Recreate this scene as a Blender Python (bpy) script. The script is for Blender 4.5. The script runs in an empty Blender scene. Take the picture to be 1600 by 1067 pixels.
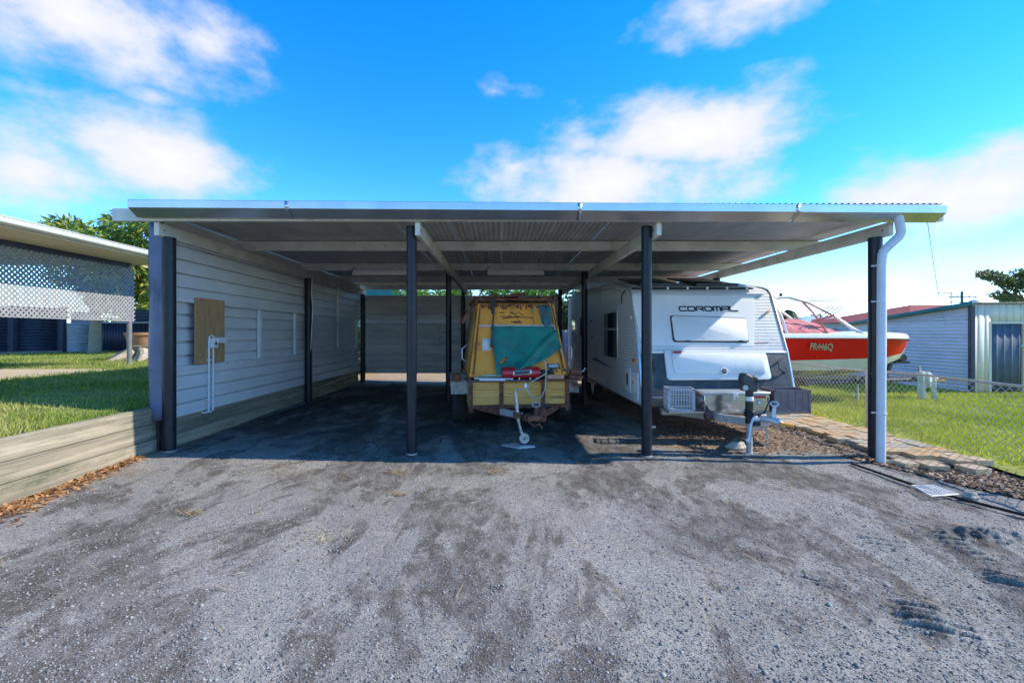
import bpy, bmesh, math, random
import numpy as np
from mathutils import Vector, Matrix
R = math.radians
random.seed(7); rng = np.random.default_rng(7)
scene = bpy.context.scene
COL = scene.collection

# ------------------------------------------------------------------ camera
F = 711.11; CX, CY, EYE = 780.0, 522.0, 1.6
cam_d = bpy.data.cameras.new('camera'); cam = bpy.data.objects.new('camera', cam_d); COL.objects.link(cam)
cam.location = (0, 0, EYE); cam.rotation_euler = (R(90), 0, 0)
cam_d.sensor_width = 36; cam_d.lens = 16.0; cam_d.clip_start = 0.05; cam_d.clip_end = 3000
cam_d.shift_x = (800 - CX) / 1600; cam_d.shift_y = -(533.5 - CY) / 1600
scene.camera = cam

def P(px, py, Y):                       # photo pixel + depth -> world point (used only to lay the place out)
    return ((px - CX) / F * Y, Y, EYE - (py - CY) / F * Y)

# ------------------------------------------------------------------ light, sky, exposure
SUN = Vector((1.33, -0.03, 1.0)).normalized()       # towards the sun
elev = math.asin(SUN.z); azim = math.atan2(SUN.x, SUN.y)
w = bpy.data.worlds.new('World'); scene.world = w; w.use_nodes = True
wn = w.node_tree; wn.nodes.clear()
def wnode(t, **k):
    n = wn.nodes.new(t)
    for a, b in k.items(): setattr(n, a, b)
    return n
def wmath(op, a, b=None, clamp=False):
    n = wnode('ShaderNodeMath', operation=op, use_clamp=clamp)
    for i, v in enumerate((a, b)):
        if v is None: continue
        if isinstance(v, (int, float)): n.inputs[i].default_value = v
        else: wn.links.new(v, n.inputs[i])
    return n.outputs[0]
sky = wnode('ShaderNodeTexSky', sky_type='NISHITA'); sky.sun_disc = False
sky.sun_elevation = elev; sky.sun_rotation = azim; sky.altitude = 900; sky.air_density = .85; sky.dust_density = 0.0; sky.ozone_density = 2.5
hs = wnode('ShaderNodeHueSaturation'); hs.inputs['Saturation'].default_value = 1.38; hs.inputs['Hue'].default_value = .501; hs.inputs['Value'].default_value = 1.0
wn.links.new(sky.outputs[0], hs.inputs['Color'])
tc = wnode('ShaderNodeTexCoord'); sp = wnode('ShaderNodeSeparateXYZ'); wn.links.new(tc.outputs['Generated'], sp.inputs[0])
az = wmath('ARCTAN2', sp.outputs[0], sp.outputs[1]); el = wmath('ARCSINE', sp.outputs[2])
def wnoise(scale, det, rough, sy=1.0, off=0.0):
    cb = wnode('ShaderNodeCombineXYZ'); wn.links.new(az, cb.inputs[0]); wn.links.new(wmath('MULTIPLY', el, sy), cb.inputs[1]); cb.inputs[2].default_value = off
    n = wnode('ShaderNodeTexNoise'); n.inputs['Scale'].default_value = scale; n.inputs['Detail'].default_value = det; n.inputs['Roughness'].default_value = rough
    wn.links.new(cb.outputs[0], n.inputs['Vector']); return n.outputs['Fac']
n1 = wnoise(7.0, 5, 0.56, 1.7); n2 = n1
pos = wnode('ShaderNodeCombineXYZ'); wn.links.new(az, pos.inputs[0]); wn.links.new(el, pos.inputs[1])
# clouds: centre (photo pixel), radii, weight
CL = [(110, 25, 330, 80, 1.0), (330, 75, 110, 48, .9), (235, 150, 90, 26, .62), (60, 145, 180, 30, .45), (235, 240, 180, 60, 1.1), (50, 265, 170, 85, 1.0),
      (770, 143, 90, 24, .55), (1070, 212, 165, 52, 1.15), (900, 222, 80, 35, .75), (960, 290, 210, 52, 1.15), (800, 262, 95, 32, .8),
      (1500, 292, 210, 62, 1.15), (1220, -8, 260, 34, .95), (1500, 430, 150, 56, .75), (1270, 465, 180, 50, .6)]
blobs = []
for px, py, rx, ry, wt in CL:
    a = math.atan((px - CX) / F); e = math.atan((CY - py) / F * math.cos(a))
    blobs.append((a, e, rx / F * math.cos(a) ** 2 + .02, ry / F * math.cos(a) + .015, wt))
for i in range(8):                     # the same fair-weather clouds go on round the rest of the sky
    a = math.pi / 3.2 + (i + random.random()) / 8 * (2 * math.pi - 2 * math.pi / 3.2)
    if a > math.pi: a -= 2 * math.pi
    blobs.append((a, random.uniform(.12, .8), random.uniform(.2, .45), random.uniform(.06, .13), random.uniform(.6, 1.05)))
den = None
for a, e, ra, re, wt in blobs:
    s2 = wnode('ShaderNodeVectorMath', operation='MULTIPLY_ADD'); wn.links.new(pos.outputs[0], s2.inputs[0]); s2.inputs[1].default_value = (1 / ra, 1 / re, 0); s2.inputs[2].default_value = (-a / ra, -e / re, 0)
    s3 = wnode('ShaderNodeVectorMath', operation='LENGTH'); wn.links.new(s2.outputs[0], s3.inputs[0])
    q_ = wnode('ShaderNodeMath', operation='MULTIPLY_ADD'); wn.links.new(s3.outputs['Value'], q_.inputs[0]); q_.inputs[1].default_value = -.85; q_.inputs[2].default_value = wt; v = q_.outputs[0]
    den = v if den is None else wmath('MAXIMUM', den, v)
den = wmath('MAXIMUM', den, -0.35)
dd = wmath('ADD', den, wmath('MULTIPLY', wmath('SUBTRACT', n1, .5), 1.75))
mr = wnode('ShaderNodeMapRange', interpolation_type='SMOOTHSTEP'); wn.links.new(dd, mr.inputs[0])
mr.inputs[1].default_value = 0.08; mr.inputs[2].default_value = 0.85; mr.inputs[3].default_value = 0; mr.inputs[4].default_value = .96
# haze of thin cloud near the horizon
hz = wnode('ShaderNodeMapRange', interpolation_type='SMOOTHSTEP'); wn.links.new(el, hz.inputs[0])
hz.inputs[1].default_value = 0.0; hz.inputs[2].default_value = .34; hz.inputs[3].default_value = .16; hz.inputs[4].default_value = 0
hzn = wmath('MULTIPLY', hz.outputs[0], wmath('ADD', n2, .35))
cov = wmath('MAXIMUM', mr.outputs[0], hzn, True)
crp = wnode('ShaderNodeMix', data_type='RGBA'); wn.links.new(wmath('MULTIPLY', wmath('SUBTRACT', dd, .3), 1.0, True), crp.inputs[0])
crp.inputs['A'].default_value = (1.75, 1.88, 2.3, 1); crp.inputs['B'].default_value = (2.5, 2.46, 2.45, 1)
mx = wnode('ShaderNodeMix', data_type='RGBA'); wn.links.new(cov, mx.inputs[0]); wn.links.new(hs.outputs[0], mx.inputs['A']); wn.links.new(crp.outputs['Result'], mx.inputs['B'])
bg = wnode('ShaderNodeBackground'); wn.links.new(mx.outputs['Result'], bg.inputs[0]); bg.inputs[1].default_value = 0.15
wo = wnode('ShaderNodeOutputWorld'); wn.links.new(bg.outputs[0], wo.inputs[0])

sl = bpy.data.lights.new('sun', 'SUN'); sl.energy = 2.35; sl.angle = R(.5); sl.color = (1, .925, .79)
so = bpy.data.objects.new('sun', sl); COL.objects.link(so); so.rotation_euler = SUN.to_track_quat('Z', 'Y').to_euler(); so.location = SUN * 60
vs = scene.view_settings; vs.view_transform = 'Standard'; vs.look = 'None'; vs.exposure = 1.5; vs.gamma = 1; vs.use_curve_mapping = False

# ------------------------------------------------------------------ materials
MATS = {}
def M(name, c1, c2=None, scale=6, rough=.6, metal=0.0, bump=0.0, bscale=None, stretch=(1, 1, 1), detail=6, lo=.35, hi=.65,
      rust=None, rscale=5, rlo=.55, rhi=.62, rstretch=(1, 1, 1), wave=None, spec=.5, tint=None, trans=0.0, coat=0.0, emit=None):
    if name in MATS: return MATS[name]
    m = bpy.data.materials.new(name); m.use_nodes = True; nt = m.node_tree; L = nt.links
    b = nt.nodes['Principled BSDF']; b.inputs['Roughness'].default_value = rough; b.inputs['Metallic'].default_value = metal
    b.inputs['Specular IOR Level'].default_value = spec; b.inputs['Coat Weight'].default_value = coat
    geo = nt.nodes.new('ShaderNodeNewGeometry')
    def nz(sc, st, det=detail, ro=.55):
        mp = nt.nodes.new('ShaderNodeMapping'); mp.inputs['Scale'].default_value = st; L.new(geo.outputs['Position'], mp.inputs[0])
        n = nt.nodes.new('ShaderNodeTexNoise'); n.inputs['Scale'].default_value = sc; n.inputs['Detail'].default_value = det; n.inputs['Roughness'].default_value = ro
        L.new(mp.outputs[0], n.inputs['Vector']); return n.outputs['Fac']
    def ramp(f, a, c, p0=lo, p1=hi):
        r = nt.nodes.new('ShaderNodeValToRGB'); e = r.color_ramp.elements
        e[0].position = p0; e[0].color = (*a, 1); e[1].position = p1; e[1].color = (*c, 1); L.new(f, r.inputs[0]); return r.outputs[0]
    if tint:
        at = nt.nodes.new('ShaderNodeAttribute'); at.attribute_name = 'tint'
        r = nt.nodes.new('ShaderNodeValToRGB'); e = r.color_ramp.elements
        while len(e) < len(tint): e.new(.5)
        for i, t in enumerate(tint): e[i].position = i / (len(tint) - 1); e[i].color = (*t, 1)
        L.new(at.outputs['Fac'], r.inputs[0]); col = r.outputs[0]
    else:
        if c2 is None: c2 = tuple(min(1, x * 1.12) for x in c1); c1 = tuple(x * .88 for x in c1)
        col = ramp(nz(scale, stretch), c1, c2)
    if rust:
        f = nz(rscale, rstretch, 9, .68)
        mr_ = nt.nodes.new('ShaderNodeMapRange'); L.new(f, mr_.inputs[0]); mr_.inputs[1].default_value = rlo; mr_.inputs[2].default_value = rhi
        mixn = nt.nodes.new('ShaderNodeMix'); mixn.data_type = 'RGBA'; L.new(mr_.outputs[0], mixn.inputs[0]); L.new(col, mixn.inputs['A'])
        L.new(ramp(nz(30, (1, 1, 1)), tuple(x * .55 for x in rust), rust), mixn.inputs['B']); col = mixn.outputs['Result']
        mr2 = nt.nodes.new('ShaderNodeMapRange'); L.new(mr_.outputs[0], mr2.inputs[0]); mr2.inputs[3].default_value = rough; mr2.inputs[4].default_value = .9
        L.new(mr2.outputs[0], b.inputs['Roughness'])
    L.new(col, b.inputs['Base Color'])
    hgt = None
    if bump:
        hgt = nz(bscale or scale * 4, stretch, 5)
        bp = nt.nodes.new('ShaderNodeBump'); bp.inputs['Strength'].default_value = min(1, bump); bp.inputs['Distance'].default_value = .01 * max(1, bump)
        L.new(hgt, bp.inputs['Height']); L.new(bp.outputs[0], b.inputs['Normal'])
    if wave:                                # fine ribs: (axis, pitch, depth, flat share)
        ax, pitch, depth, share = wave
        s = nt.nodes.new('ShaderNodeSeparateXYZ'); L.new(geo.outputs['Position'], s.inputs[0])
        def mt(op, a_, b_):
            q = nt.nodes.new('ShaderNodeMath'); q.operation = op
            for i, v in enumerate((a_, b_)):
                if isinstance(v, (int, float)): q.inputs[i].default_value = v
                else: L.new(v, q.inputs[i])
            return q.outputs[0]
        fr = mt('FRACT', mt('DIVIDE', s.outputs[ax], pitch), 0)
        d_ = mt('ABSOLUTE', mt('SUBTRACT', fr, .5), 0)
        q = nt.nodes.new('ShaderNodeMapRange'); q.interpolation_type = 'SMOOTHSTEP'; L.new(d_, q.inputs[0]); q.inputs[1].default_value = .5 * share; q.inputs[2].default_value = .5; q.inputs[3].default_value = 1; q.inputs[4].default_value = 0
        bp = nt.nodes.new('ShaderNodeBump'); bp.inputs['Strength'].default_value = 1; bp.inputs['Distance'].default_value = depth
        L.new(q.outputs[0], bp.inputs['Height']); L.new(bp.outputs[0], b.inputs['Normal'])
    if trans:
        tr = nt.nodes.new('ShaderNodeBsdfTranslucent'); L.new(col, tr.inputs[0]); ms = nt.nodes.new('ShaderNodeMixShader'); ms.inputs[0].default_value = trans
        out = nt.nodes['Material Output']; L.new(b.outputs[0], ms.inputs[1]); L.new(tr.outputs[0], ms.inputs[2]); L.new(ms.outputs[0], out.inputs[0])
    MATS[name] = m; return m

navy = M('navy_paint', (.008, .010, .018), (.016, .019, .030), 9, .38, bump=.2, bscale=30, rust=(.22, .21, .20), rscale=9, rlo=.675, rhi=.70, spec=.35)
black_paint = M('black_paint', (.012, .013, .016), (.02, .02, .025), 8, .4)
beam_white = M('weathered_white_timber', (.56, .55, .49), (.72, .71, .65), 3, .75, stretch=(1, 1, 1), bump=.2, bscale=50, rust=(.24, .20, .15), rscale=3.5, rlo=.60, rhi=.82)
zinc = M('galvanised_sheet', (.46, .47, .47), (.60, .61, .61), 2.5, .5, .25, stretch=(1.5, .5, 1), bump=.05)
zinc_trim = M('zincalume_trim', (.55, .56, .57), (.64, .65, .66), 3, .22, .8, bump=.04, bscale=3)
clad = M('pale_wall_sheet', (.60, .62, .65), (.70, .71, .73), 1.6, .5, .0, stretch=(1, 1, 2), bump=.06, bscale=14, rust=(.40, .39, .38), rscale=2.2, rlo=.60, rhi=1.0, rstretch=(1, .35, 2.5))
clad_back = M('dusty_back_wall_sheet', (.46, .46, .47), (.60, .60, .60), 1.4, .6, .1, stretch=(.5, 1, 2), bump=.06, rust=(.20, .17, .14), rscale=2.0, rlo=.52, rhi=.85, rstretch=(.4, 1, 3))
flash_blue = M('blue_grey_flashing', (.09, .11, .19), (.13, .15, .25), 4, .4, .1, rust=(.06, .07, .12), rscale=4, rlo=.6, rhi=.8, rstretch=(1, 1, .3))
pvc = M('white_pvc', (.66, .68, .72), (.76, .77, .80), 4, .35)
pvc_pipe = M('pale_grey_downpipe', (.60, .63, .70), (.68, .71, .77), 4, .38)
sleeper_m = M('treated_pine_sleeper', (.22, .19, .14), (.44, .38, .28), 3.0, .9, stretch=(1, .12, 5), bump=.8, bscale=26, rust=(.17, .17, .11), rscale=2.2, rlo=.47, rhi=.66, rstretch=(1, .25, 2.2))
ply = M('plywood', (.36, .20, .09), (.50, .30, .15), 5, .7, stretch=(1, 3, .7), bump=.12, rust=(.16, .09, .05), rscale=10, rlo=.68, rhi=.75)
white_paint = M('white_paint', (.74, .74, .73), (.82, .82, .81), 3, .4)
steel = M('dull_steel', (.40, .41, .42), (.56, .57, .58), 14, .42, .8, bump=.1)
rusty = M('rusted_steel', (.10, .035, .02), (.27, .10, .055), 14, .85, .1, bump=.6, bscale=60, rust=(.36, .20, .14), rscale=8, rlo=.6, rhi=.7)
yellow = M('weathered_yellow_paint', (.78, .27, .015), (.86, .35, .03), 3, .5, bump=.2, bscale=10, rust=(.25, .085, .03), rscale=4.0, rlo=.575, rhi=.72, rstretch=(1, 1, .5))
yellow_side = M('brownish_yellow_side', (.34, .22, .09), (.46, .29, .10), 4, .6, rust=(.22, .12, .06), rscale=4, rlo=.5, rhi=.75)  # duller, browner yellow on the trailer sides than on its front
yellow_board = M('yellow_painted_board', (.68, .30, .06), (.78, .41, .11), 5, .75, stretch=(.3, 1, 4), bump=.35, bscale=30, rust=(.13, .10, .06), rscale=6, rlo=.58, rhi=.70, rstretch=(.4, 1, 2))
rubber = M('tyre_rubber', (.018, .018, .019), (.035, .034, .033), 9, .85, bump=.25, bscale=40)
dark_steel = M('dark_steel', (.05, .05, .055), (.10, .10, .11), 12, .5, .6)
straw_rope = M('pale_rope', (.42, .35, .22), (.55, .46, .30), 30, .9)
tarp = M('green_tarp', (.004, .13, .105), (.008, .22, .175), 4, .5, bump=.4, bscale=9, rust=(.16, .22, .20), rscale=3.0, rlo=.55, rhi=.80)
hose_m = M('blue_green_hose', (.03, .12, .14), (.07, .22, .24), 20, .4)
red_tank = M('red_enamel', (.42, .010, .018), (.52, .018, .03), 5, .3, coat=.4)
orange_m = M('orange_webbing', (.75, .26, .02), (.85, .36, .05), 20, .7)
brick_block = M('pink_timber_block', (.52, .25, .15), (.62, .34, .22), 10, .8)
caravan_white = M('caravan_white_cladding', (.68, .68, .69), (.76, .76, .76), 1.5, .38, wave=(2, .052, .012, .72), rust=(.42, .38, .33), rscale=3.0, rlo=.56, rhi=1.0, rstretch=(1.6, 1.6, .3))
caravan_smooth = M('caravan_smooth_white', (.74, .75, .76), (.80, .80, .81), 2, .35, coat=.2, rust=(.50, .47, .42), rscale=3.5, rlo=.58, rhi=1.0, rstretch=(1.8, 1.8, .3))
caravan_roof = M('caravan_roof_grey', (.24, .24, .23), (.36, .36, .34), 3, .6)
alu = M('aluminium_moulding', (.56, .57, .58), (.66, .66, .67), 6, .35, .7)
checker = M('dark_checker_plate', (.05, .05, .052), (.09, .09, .092), 5, .42, .5, bump=.5, bscale=90)
glass_dark = M('dark_tinted_glass', (.010, .011, .013), (.016, .017, .02), 3, .08, spec=.6)
lettering_black = M('black_lettering', (.010, .011, .02), (.016, .017, .028), 5, .4)
sticker_red = M('red_sticker', (.45, .03, .04), (.55, .05, .05), 20, .4)
amber = M('amber_lens', (.72, .17, .03), (.82, .24, .06), 10, .25)
crate_grey = M('grey_plastic_crate', (.40, .40, .43), (.50, .50, .53), 10, .5)
crate_brown = M('mauve_brown_crate', (.22, .15, .15), (.29, .20, .195), 10, .55)
toolbox_m = M('polished_checker_aluminium', (.62, .63, .62), (.72, .72, .70), 10, .17, .95, bump=.06, bscale=6)
timber_grey = M('grey_timber', (.24, .20, .16), (.38, .32, .26), 4, .85, stretch=(.3, 2, 2), bump=.3)
drawbar_m = M('pale_grey_drawbar', (.36, .34, .31), (.50, .48, .44), 7, .6, .2, rust=(.26, .12, .06), rscale=7, rlo=.6, rhi=.72)
boat_red = M('red_gelcoat', (.62, .002, .006), (.70, .004, .010), 2, .25, spec=.3, coat=.15)
boat_white = M('white_gelcoat', (.72, .73, .74), (.80, .80, .80), 2, .28, coat=.3)
boat_cream = M('cream_gelcoat', (.56, .52, .38), (.66, .62, .48), 2, .32, coat=.3)
cover_red = M('faded_red_canvas', (.50, .13, .12), (.66, .24, .22), 3, .85, bump=.5, bscale=6)
reg_gold = M('dull_gold_lettering', (.30, .25, .13), (.38, .32, .18), 20, .5)
fence_wire = M('galvanised_wire', (.46, .45, .42), (.58, .56, .52), 20, .5, .4)
fence_post = M('galvanised_pipe', (.36, .35, .32), (.50, .48, .44), 8, .6, .3)
shed_wall = M('lilac_grey_sheet', (.60, .58, .66), (.70, .68, .75), 1.2, .5, .1, stretch=(1, 1, 3))
shed_cream = M('cream_grey_sheet', (.66, .61, .51), (.74, .69, .58), 2, .8)
teal_trim = M('teal_trim', (.015, .14, .15), (.025, .19, .20), 3, .5)
door_blue = M('slate_blue_door', (.08, .11, .15), (.11, .145, .19), 3, .75)
roof_red = M('red_tile_roof', (.26, .04, .03), (.36, .07, .05), 5, .8, wave=(0, .3, .04, .4))
roof_blue = M('pale_blue_metal_roof', (.42, .50, .60), (.52, .60, .69), 1, .4, .2)
house_wall = M('pale_house_wall', (.48, .47, .44), (.58, .56, .52), 1, .8)
soffit = M('cream_soffit', (.62, .53, .36), (.70, .60, .42), 1.5, .7)
lattice_m = M('grey_lattice_timber', (.22, .225, .23), (.30, .305, .31), 9, .8, bump=.2)
fence_navy = M('navy_fence_sheet', (.030, .035, .065), (.045, .05, .088), 2, .5)
fence_pale = M('pale_blue_fence_sheet', (.42, .45, .54), (.52, .55, .63), 2, .5)
concrete = M('tan_concrete', (.42, .32, .21), (.54, .43, .30), 3, .9, bump=.2)
terracotta = M('rust_brown_pot', (.30, .15, .08), (.42, .23, .14), 6, .85, bump=.3, rust=(.45, .38, .30), rscale=5, rlo=.58, rhi=.75)
stump_m = M('bleached_stump_wood', (.28, .23, .17), (.46, .40, .32), 7, .95, stretch=(1, 1, .4), bump=1.0, bscale=14)
bark = M('tree_bark', (.13, .10, .075), (.24, .19, .15), 8, .95, stretch=(1, 1, .25), bump=1.0, bscale=16)
palm_bark = M('ringed_palm_bark', (.30, .24, .17), (.42, .35, .26), 7, .9, stretch=(.4, .4, 4), bump=.8, bscale=8)
leaf_mango = M('mango_leaf', (0, 0, 0), rough=.45, tint=[(.03, .08, .014), (.08, .18, .02), (.19, .31, .035), (.40, .40, .06), (.38, .24, .09)], trans=.35)
leaf_bright = M('bright_leaf', (0, 0, 0), rough=.5, tint=[(.03, .09, .015), (.09, .22, .025), (.18, .34, .04), (.26, .40, .06)], trans=.4)
leaf_olive = M('olive_leaf', (0, 0, 0), rough=.5, tint=[(.04, .07, .02), (.10, .14, .04), (.17, .20, .06), (.24, .24, .09)], trans=.4)
leaf_dark = M('dark_leaf', (0, 0, 0), rough=.5, tint=[(.015, .035, .012), (.04, .075, .02), (.075, .11, .03), (.11, .13, .045)], trans=.25)
grass_bright = M('lawn_grass', (0, 0, 0), rough=.6, tint=[(.12, .17, .01), (.30, .38, .012), (.48, .53, .02), (.58, .58, .08)], trans=.45)  # brighter, yellower grass colour of the right lawn
grass_dry = M('dryer_lawn_grass', (0, 0, 0), rough=.6, tint=[(.07, .14, .02), (.18, .26, .03), (.32, .36, .06), (.48, .42, .16)], trans=.3)
lawn_soil = M('lawn_ground', (.10, .14, .025), (.20, .22, .05), 5, .95, bump=.6, bscale=20)
lawn_soil_r = M('bright_lawn_ground', (.16, .19, .02), (.32, .33, .05), 3, .95, bump=.6, bscale=20)
stone_m = M('gravel_stone', (0, 0, 0), rough=.85, tint=[(.10, .095, .088), (.17, .163, .153), (.235, .227, .215), (.34, .33, .315)])
litter_m = M('dry_leaf_litter', (0, 0, 0), rough=.9, tint=[(.06, .035, .022), (.18, .09, .055), (.34, .21, .12), (.55, .43, .30)])
straw_m = M('straw', (0, 0, 0), rough=.85, tint=[(.20, .12, .05), (.36, .25, .12), (.50, .38, .20)])
orange_litter = M('orange_bark_litter', (0, 0, 0), rough=.9, tint=[(.16, .06, .02), (.36, .17, .06), (.50, .28, .12)])
paver_a = M('tan_paver', (.42, .29, .16), (.56, .42, .27), 5, .9, bump=.4, bscale=30)
paver_b = M('grey_tan_paver', (.34, .28, .21), (.46, .39, .30), 5, .9, bump=.4, bscale=30)
paver_c = M('orange_paver', (.48, .28, .12), (.58, .38, .20), 5, .9, bump=.4, bscale=30)
poly_black = M('black_poly_pipe', (.012, .012, .013), (.03, .03, .03), 9, .85, spec=.2)
cloth_m = M('pale_green_cloth', (.42, .46, .36), (.55, .58, .48), 6, .9, bump=.4)
plate_m = M('galvanised_plate', (.44, .47, .52), (.60, .62, .66), 9, .45, .5, rust=(.2, .16, .12), rscale=9, rlo=.66, rhi=.75)
tube_white = M('fluorescent_diffuser', (.74, .74, .70), (.80, .80, .76), 3, .4)
rock_m = M('pale_rock', (.32, .28, .23), (.48, .43, .37), 8, .9, bump=.8)
solar_m = M('solar_panel', (.014, .016, .02), (.025, .027, .032), 4, .25)
pole_wood = M('power_pole_timber', (.10, .085, .07), (.16, .14, .12), 5, .9)

# ------------------------------------------------------------------ builders
WL = {}
class MB:
    def __init__(s, T=None): s.v = []; s.f = []; s.T = T
    def add(s, vs_, fs):
        n = len(s.v)
        for p in vs_:
            p = Vector(p)
            if s.T is not None: p = s.T @ p
            s.v.append((p.x, p.y, p.z))
        s.f += [tuple(i + n for i in f) for f in fs]; return s
    def bx(s, x0, x1, y0, y1, z0, z1):
        return s.add([(x0, y0, z0), (x1, y0, z0), (x1, y1, z0), (x0, y1, z0), (x0, y0, z1), (x1, y0, z1), (x1, y1, z1), (x0, y1, z1)],
                     [(0, 3, 2, 1), (4, 5, 6, 7), (0, 1, 5, 4), (1, 2, 6, 5), (2, 3, 7, 6), (3, 0, 4, 7)])
    def bar(s, p0, p1, wd, ht, up=(0, 0, 1)):
        p0, p1 = Vector(p0), Vector(p1); d = (p1 - p0).normalized(); u = Vector(up)
        if abs(d.dot(u)) > .98: u = Vector((0, 1, 0))
        sd = d.cross(u).normalized(); u = sd.cross(d).normalized()
        vs_ = []
        for p in (p0, p1):
            for a, b in ((-1, -1), (1, -1), (1, 1), (-1, 1)): vs_.append(p + sd * a * wd / 2 + u * b * ht / 2)
        return s.add(vs_, [(0, 1, 2, 3), (7, 6, 5, 4), (0, 4, 5, 1), (1, 5, 6, 2), (2, 6, 7, 3), (3, 7, 4, 0)])
    def tube(s, pts, r, n=10, closed=False, caps=True):
        pts = [Vector(p) for p in pts]; k = len(pts); rs = r if isinstance(r, (list, tuple)) else [r] * k
        vs_ = []; prev = None
        for i, p in enumerate(pts):
            if closed: d = (pts[(i + 1) % k] - pts[i - 1])
            else: d = pts[min(i + 1, k - 1)] - pts[max(i - 1, 0)]
            d.normalize()
            if prev is None:
                a = Vector((0, 0, 1)) if abs(d.z) < .9 else Vector((1, 0, 0)); u = d.cross(a).normalized()
            else: u = (prev - d * prev.dot(d)).normalized()
            prev = u; v = d.cross(u)
            for j in range(n):
                t = 2 * math.pi * j / n; vs_.append(p + (u * math.cos(t) + v * math.sin(t)) * rs[i])
        fs = []
        for i in range(k if closed else k - 1):
            a, b = i * n, ((i + 1) % k) * n
            for j in range(n): fs.append((a + j, a + (j + 1) % n, b + (j + 1) % n, b + j))
        if caps and not closed: fs += [tuple(range(n))[::-1], tuple((k - 1) * n + j for j in range(n))]
        return s.add(vs_, fs)
    def cyl(s, p0, p1, r, n=16): return s.tube([p0, p1], r, n)
    def prism(s, poly, fn, a, b):           # poly of (u,v); fn(u,v,t) -> point; extruded from t=a to t=b
        k = len(poly); vs_ = [fn(u, v, a) for u, v in poly] + [fn(u, v, b) for u, v in poly]
        return s.add(vs_, [tuple(range(k)), tuple(range(2 * k - 1, k - 1, -1))] + [(i, i + k, (i + 1) % k + k, (i + 1) % k) for i in range(k)])
    def strip(s, prof, fn, a, b):           # open profile, extruded
        k = len(prof); return s.add([fn(u, v, a) for u, v in prof] + [fn(u, v, b) for u, v in prof], [(i, i + 1, i + 1 + k, i + k) for i in range(k - 1)])
    def lathe(s, prof, c, n=24):
        vs_ = []; k = len(prof)
        for r_, z in prof:
            for j in range(n):
                t = 2 * math.pi * j / n; vs_.append((c[0] + r_ * math.cos(t), c[1] + r_ * math.sin(t), c[2] + z))
        fs = [(i * n + j, i * n + (j + 1) % n, (i + 1) * n + (j + 1) % n, (i + 1) * n + j) for i in range(k - 1) for j in range(n)]
        return s.add(vs_, fs)
    def grid(s, fn, nu, nv):
        vs_ = [fn(i / nu, j / nv) for j in range(nv + 1) for i in range(nu + 1)]
        return s.add(vs_, [(j * (nu + 1) + i, j * (nu + 1) + i + 1, (j + 1) * (nu + 1) + i + 1, (j + 1) * (nu + 1) + i) for j in range(nv) for i in range(nu)])
    def mesh(s, name, mat, off, smooth=True, normals=True):
        me = bpy.data.meshes.new(name); o = Vector(off)
        me.from_pydata([(x - o.x, y - o.y, z - o.z) for x, y, z in s.v], [], s.f)
        if normals:
            bm = bmesh.new(); bm.from_mesh(me); bmesh.ops.recalc_face_normals(bm, faces=bm.faces); bm.to_mesh(me); bm.free()
        if smooth: me.shade_smooth(); me.set_sharp_from_angle(angle=R(38))
        me.materials.append(mat); return me
    def build(s, name, mat, parent=None, loc=None, smooth=True, bevel=0, solid=0, seg=2, normals=True):
        off = WL[parent.name] if parent else Vector(loc if loc is not None else (0, 0, 0))
        me = s.mesh(name, mat, off, smooth, normals)
        o = bpy.data.objects.new(name, me); COL.objects.link(o)
        if parent: o.parent = parent
        else: o.location = off
        WL[o.name] = Vector(off)
        if solid: md = o.modifiers.new('thick', 'SOLIDIFY'); md.thickness = solid; md.offset = 0
        if bevel: md = o.modifiers.new('bevel', 'BEVEL'); md.width = bevel; md.segments = seg; md.limit_method = 'ANGLE'; md.angle_limit = R(40)
        return o
def tag(o, label=None, cat=None, group=None, kind=None):
    if label: o['label'] = label
    if cat: o['category'] = cat
    if group: o['group'] = group
    if kind: o['kind'] = kind
    return o
def thing(name, label, cat, loc, group=None):
    o = bpy.data.objects.new(name, None); COL.objects.link(o); o.location = loc; o.empty_display_size = .2
    WL[o.name] = Vector(loc); return tag(o, label, cat, group)
def piece(name, me, parent, at, rot=None):   # an alike piece that shares mesh data
    o = bpy.data.objects.new(name, me); COL.objects.link(o); o.parent = parent; o.location = Vector(at) - WL[parent.name]
    if rot is not None: o.rotation_euler = rot
    WL[o.name] = Vector(at); return o
def mass(name, V, Fs, mat, tint=None, parent=None, label=None, cat=None, kind='stuff', loc=(0, 0, 0), smooth=False):
    """V (n,3), Fs (m,k) arrays; tint per vertex"""
    off = WL[parent.name] if parent else Vector(loc)
    V = np.asarray(V, dtype=np.float32) - np.array(off, dtype=np.float32); Fs = np.asarray(Fs, dtype=np.int32); k = Fs.shape[1]
    me = bpy.data.meshes.new(name); me.vertices.add(len(V)); me.vertices.foreach_set('co', V.ravel())
    me.loops.add(Fs.size); me.loops.foreach_set('vertex_index', Fs.ravel()); me.polygons.add(len(Fs))
    me.polygons.foreach_set('loop_start', np.arange(0, Fs.size, k, dtype=np.int32)); me.polygons.foreach_set('loop_total', np.full(len(Fs), k, dtype=np.int32))
    if tint is not None:
        a = me.attributes.new('tint', 'FLOAT', 'POINT'); a.data.foreach_set('value', np.asarray(tint, dtype=np.float32))
    me.update(calc_edges=True); me.validate(); me.materials.append(mat)
    if smooth: me.shade_smooth()
    o = bpy.data.objects.new(name, me); COL.objects.link(o)
    if parent: o.parent = parent
    else: o.location = off
    WL[o.name] = Vector(off)
    return tag(o, label, cat, None, kind)
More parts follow.
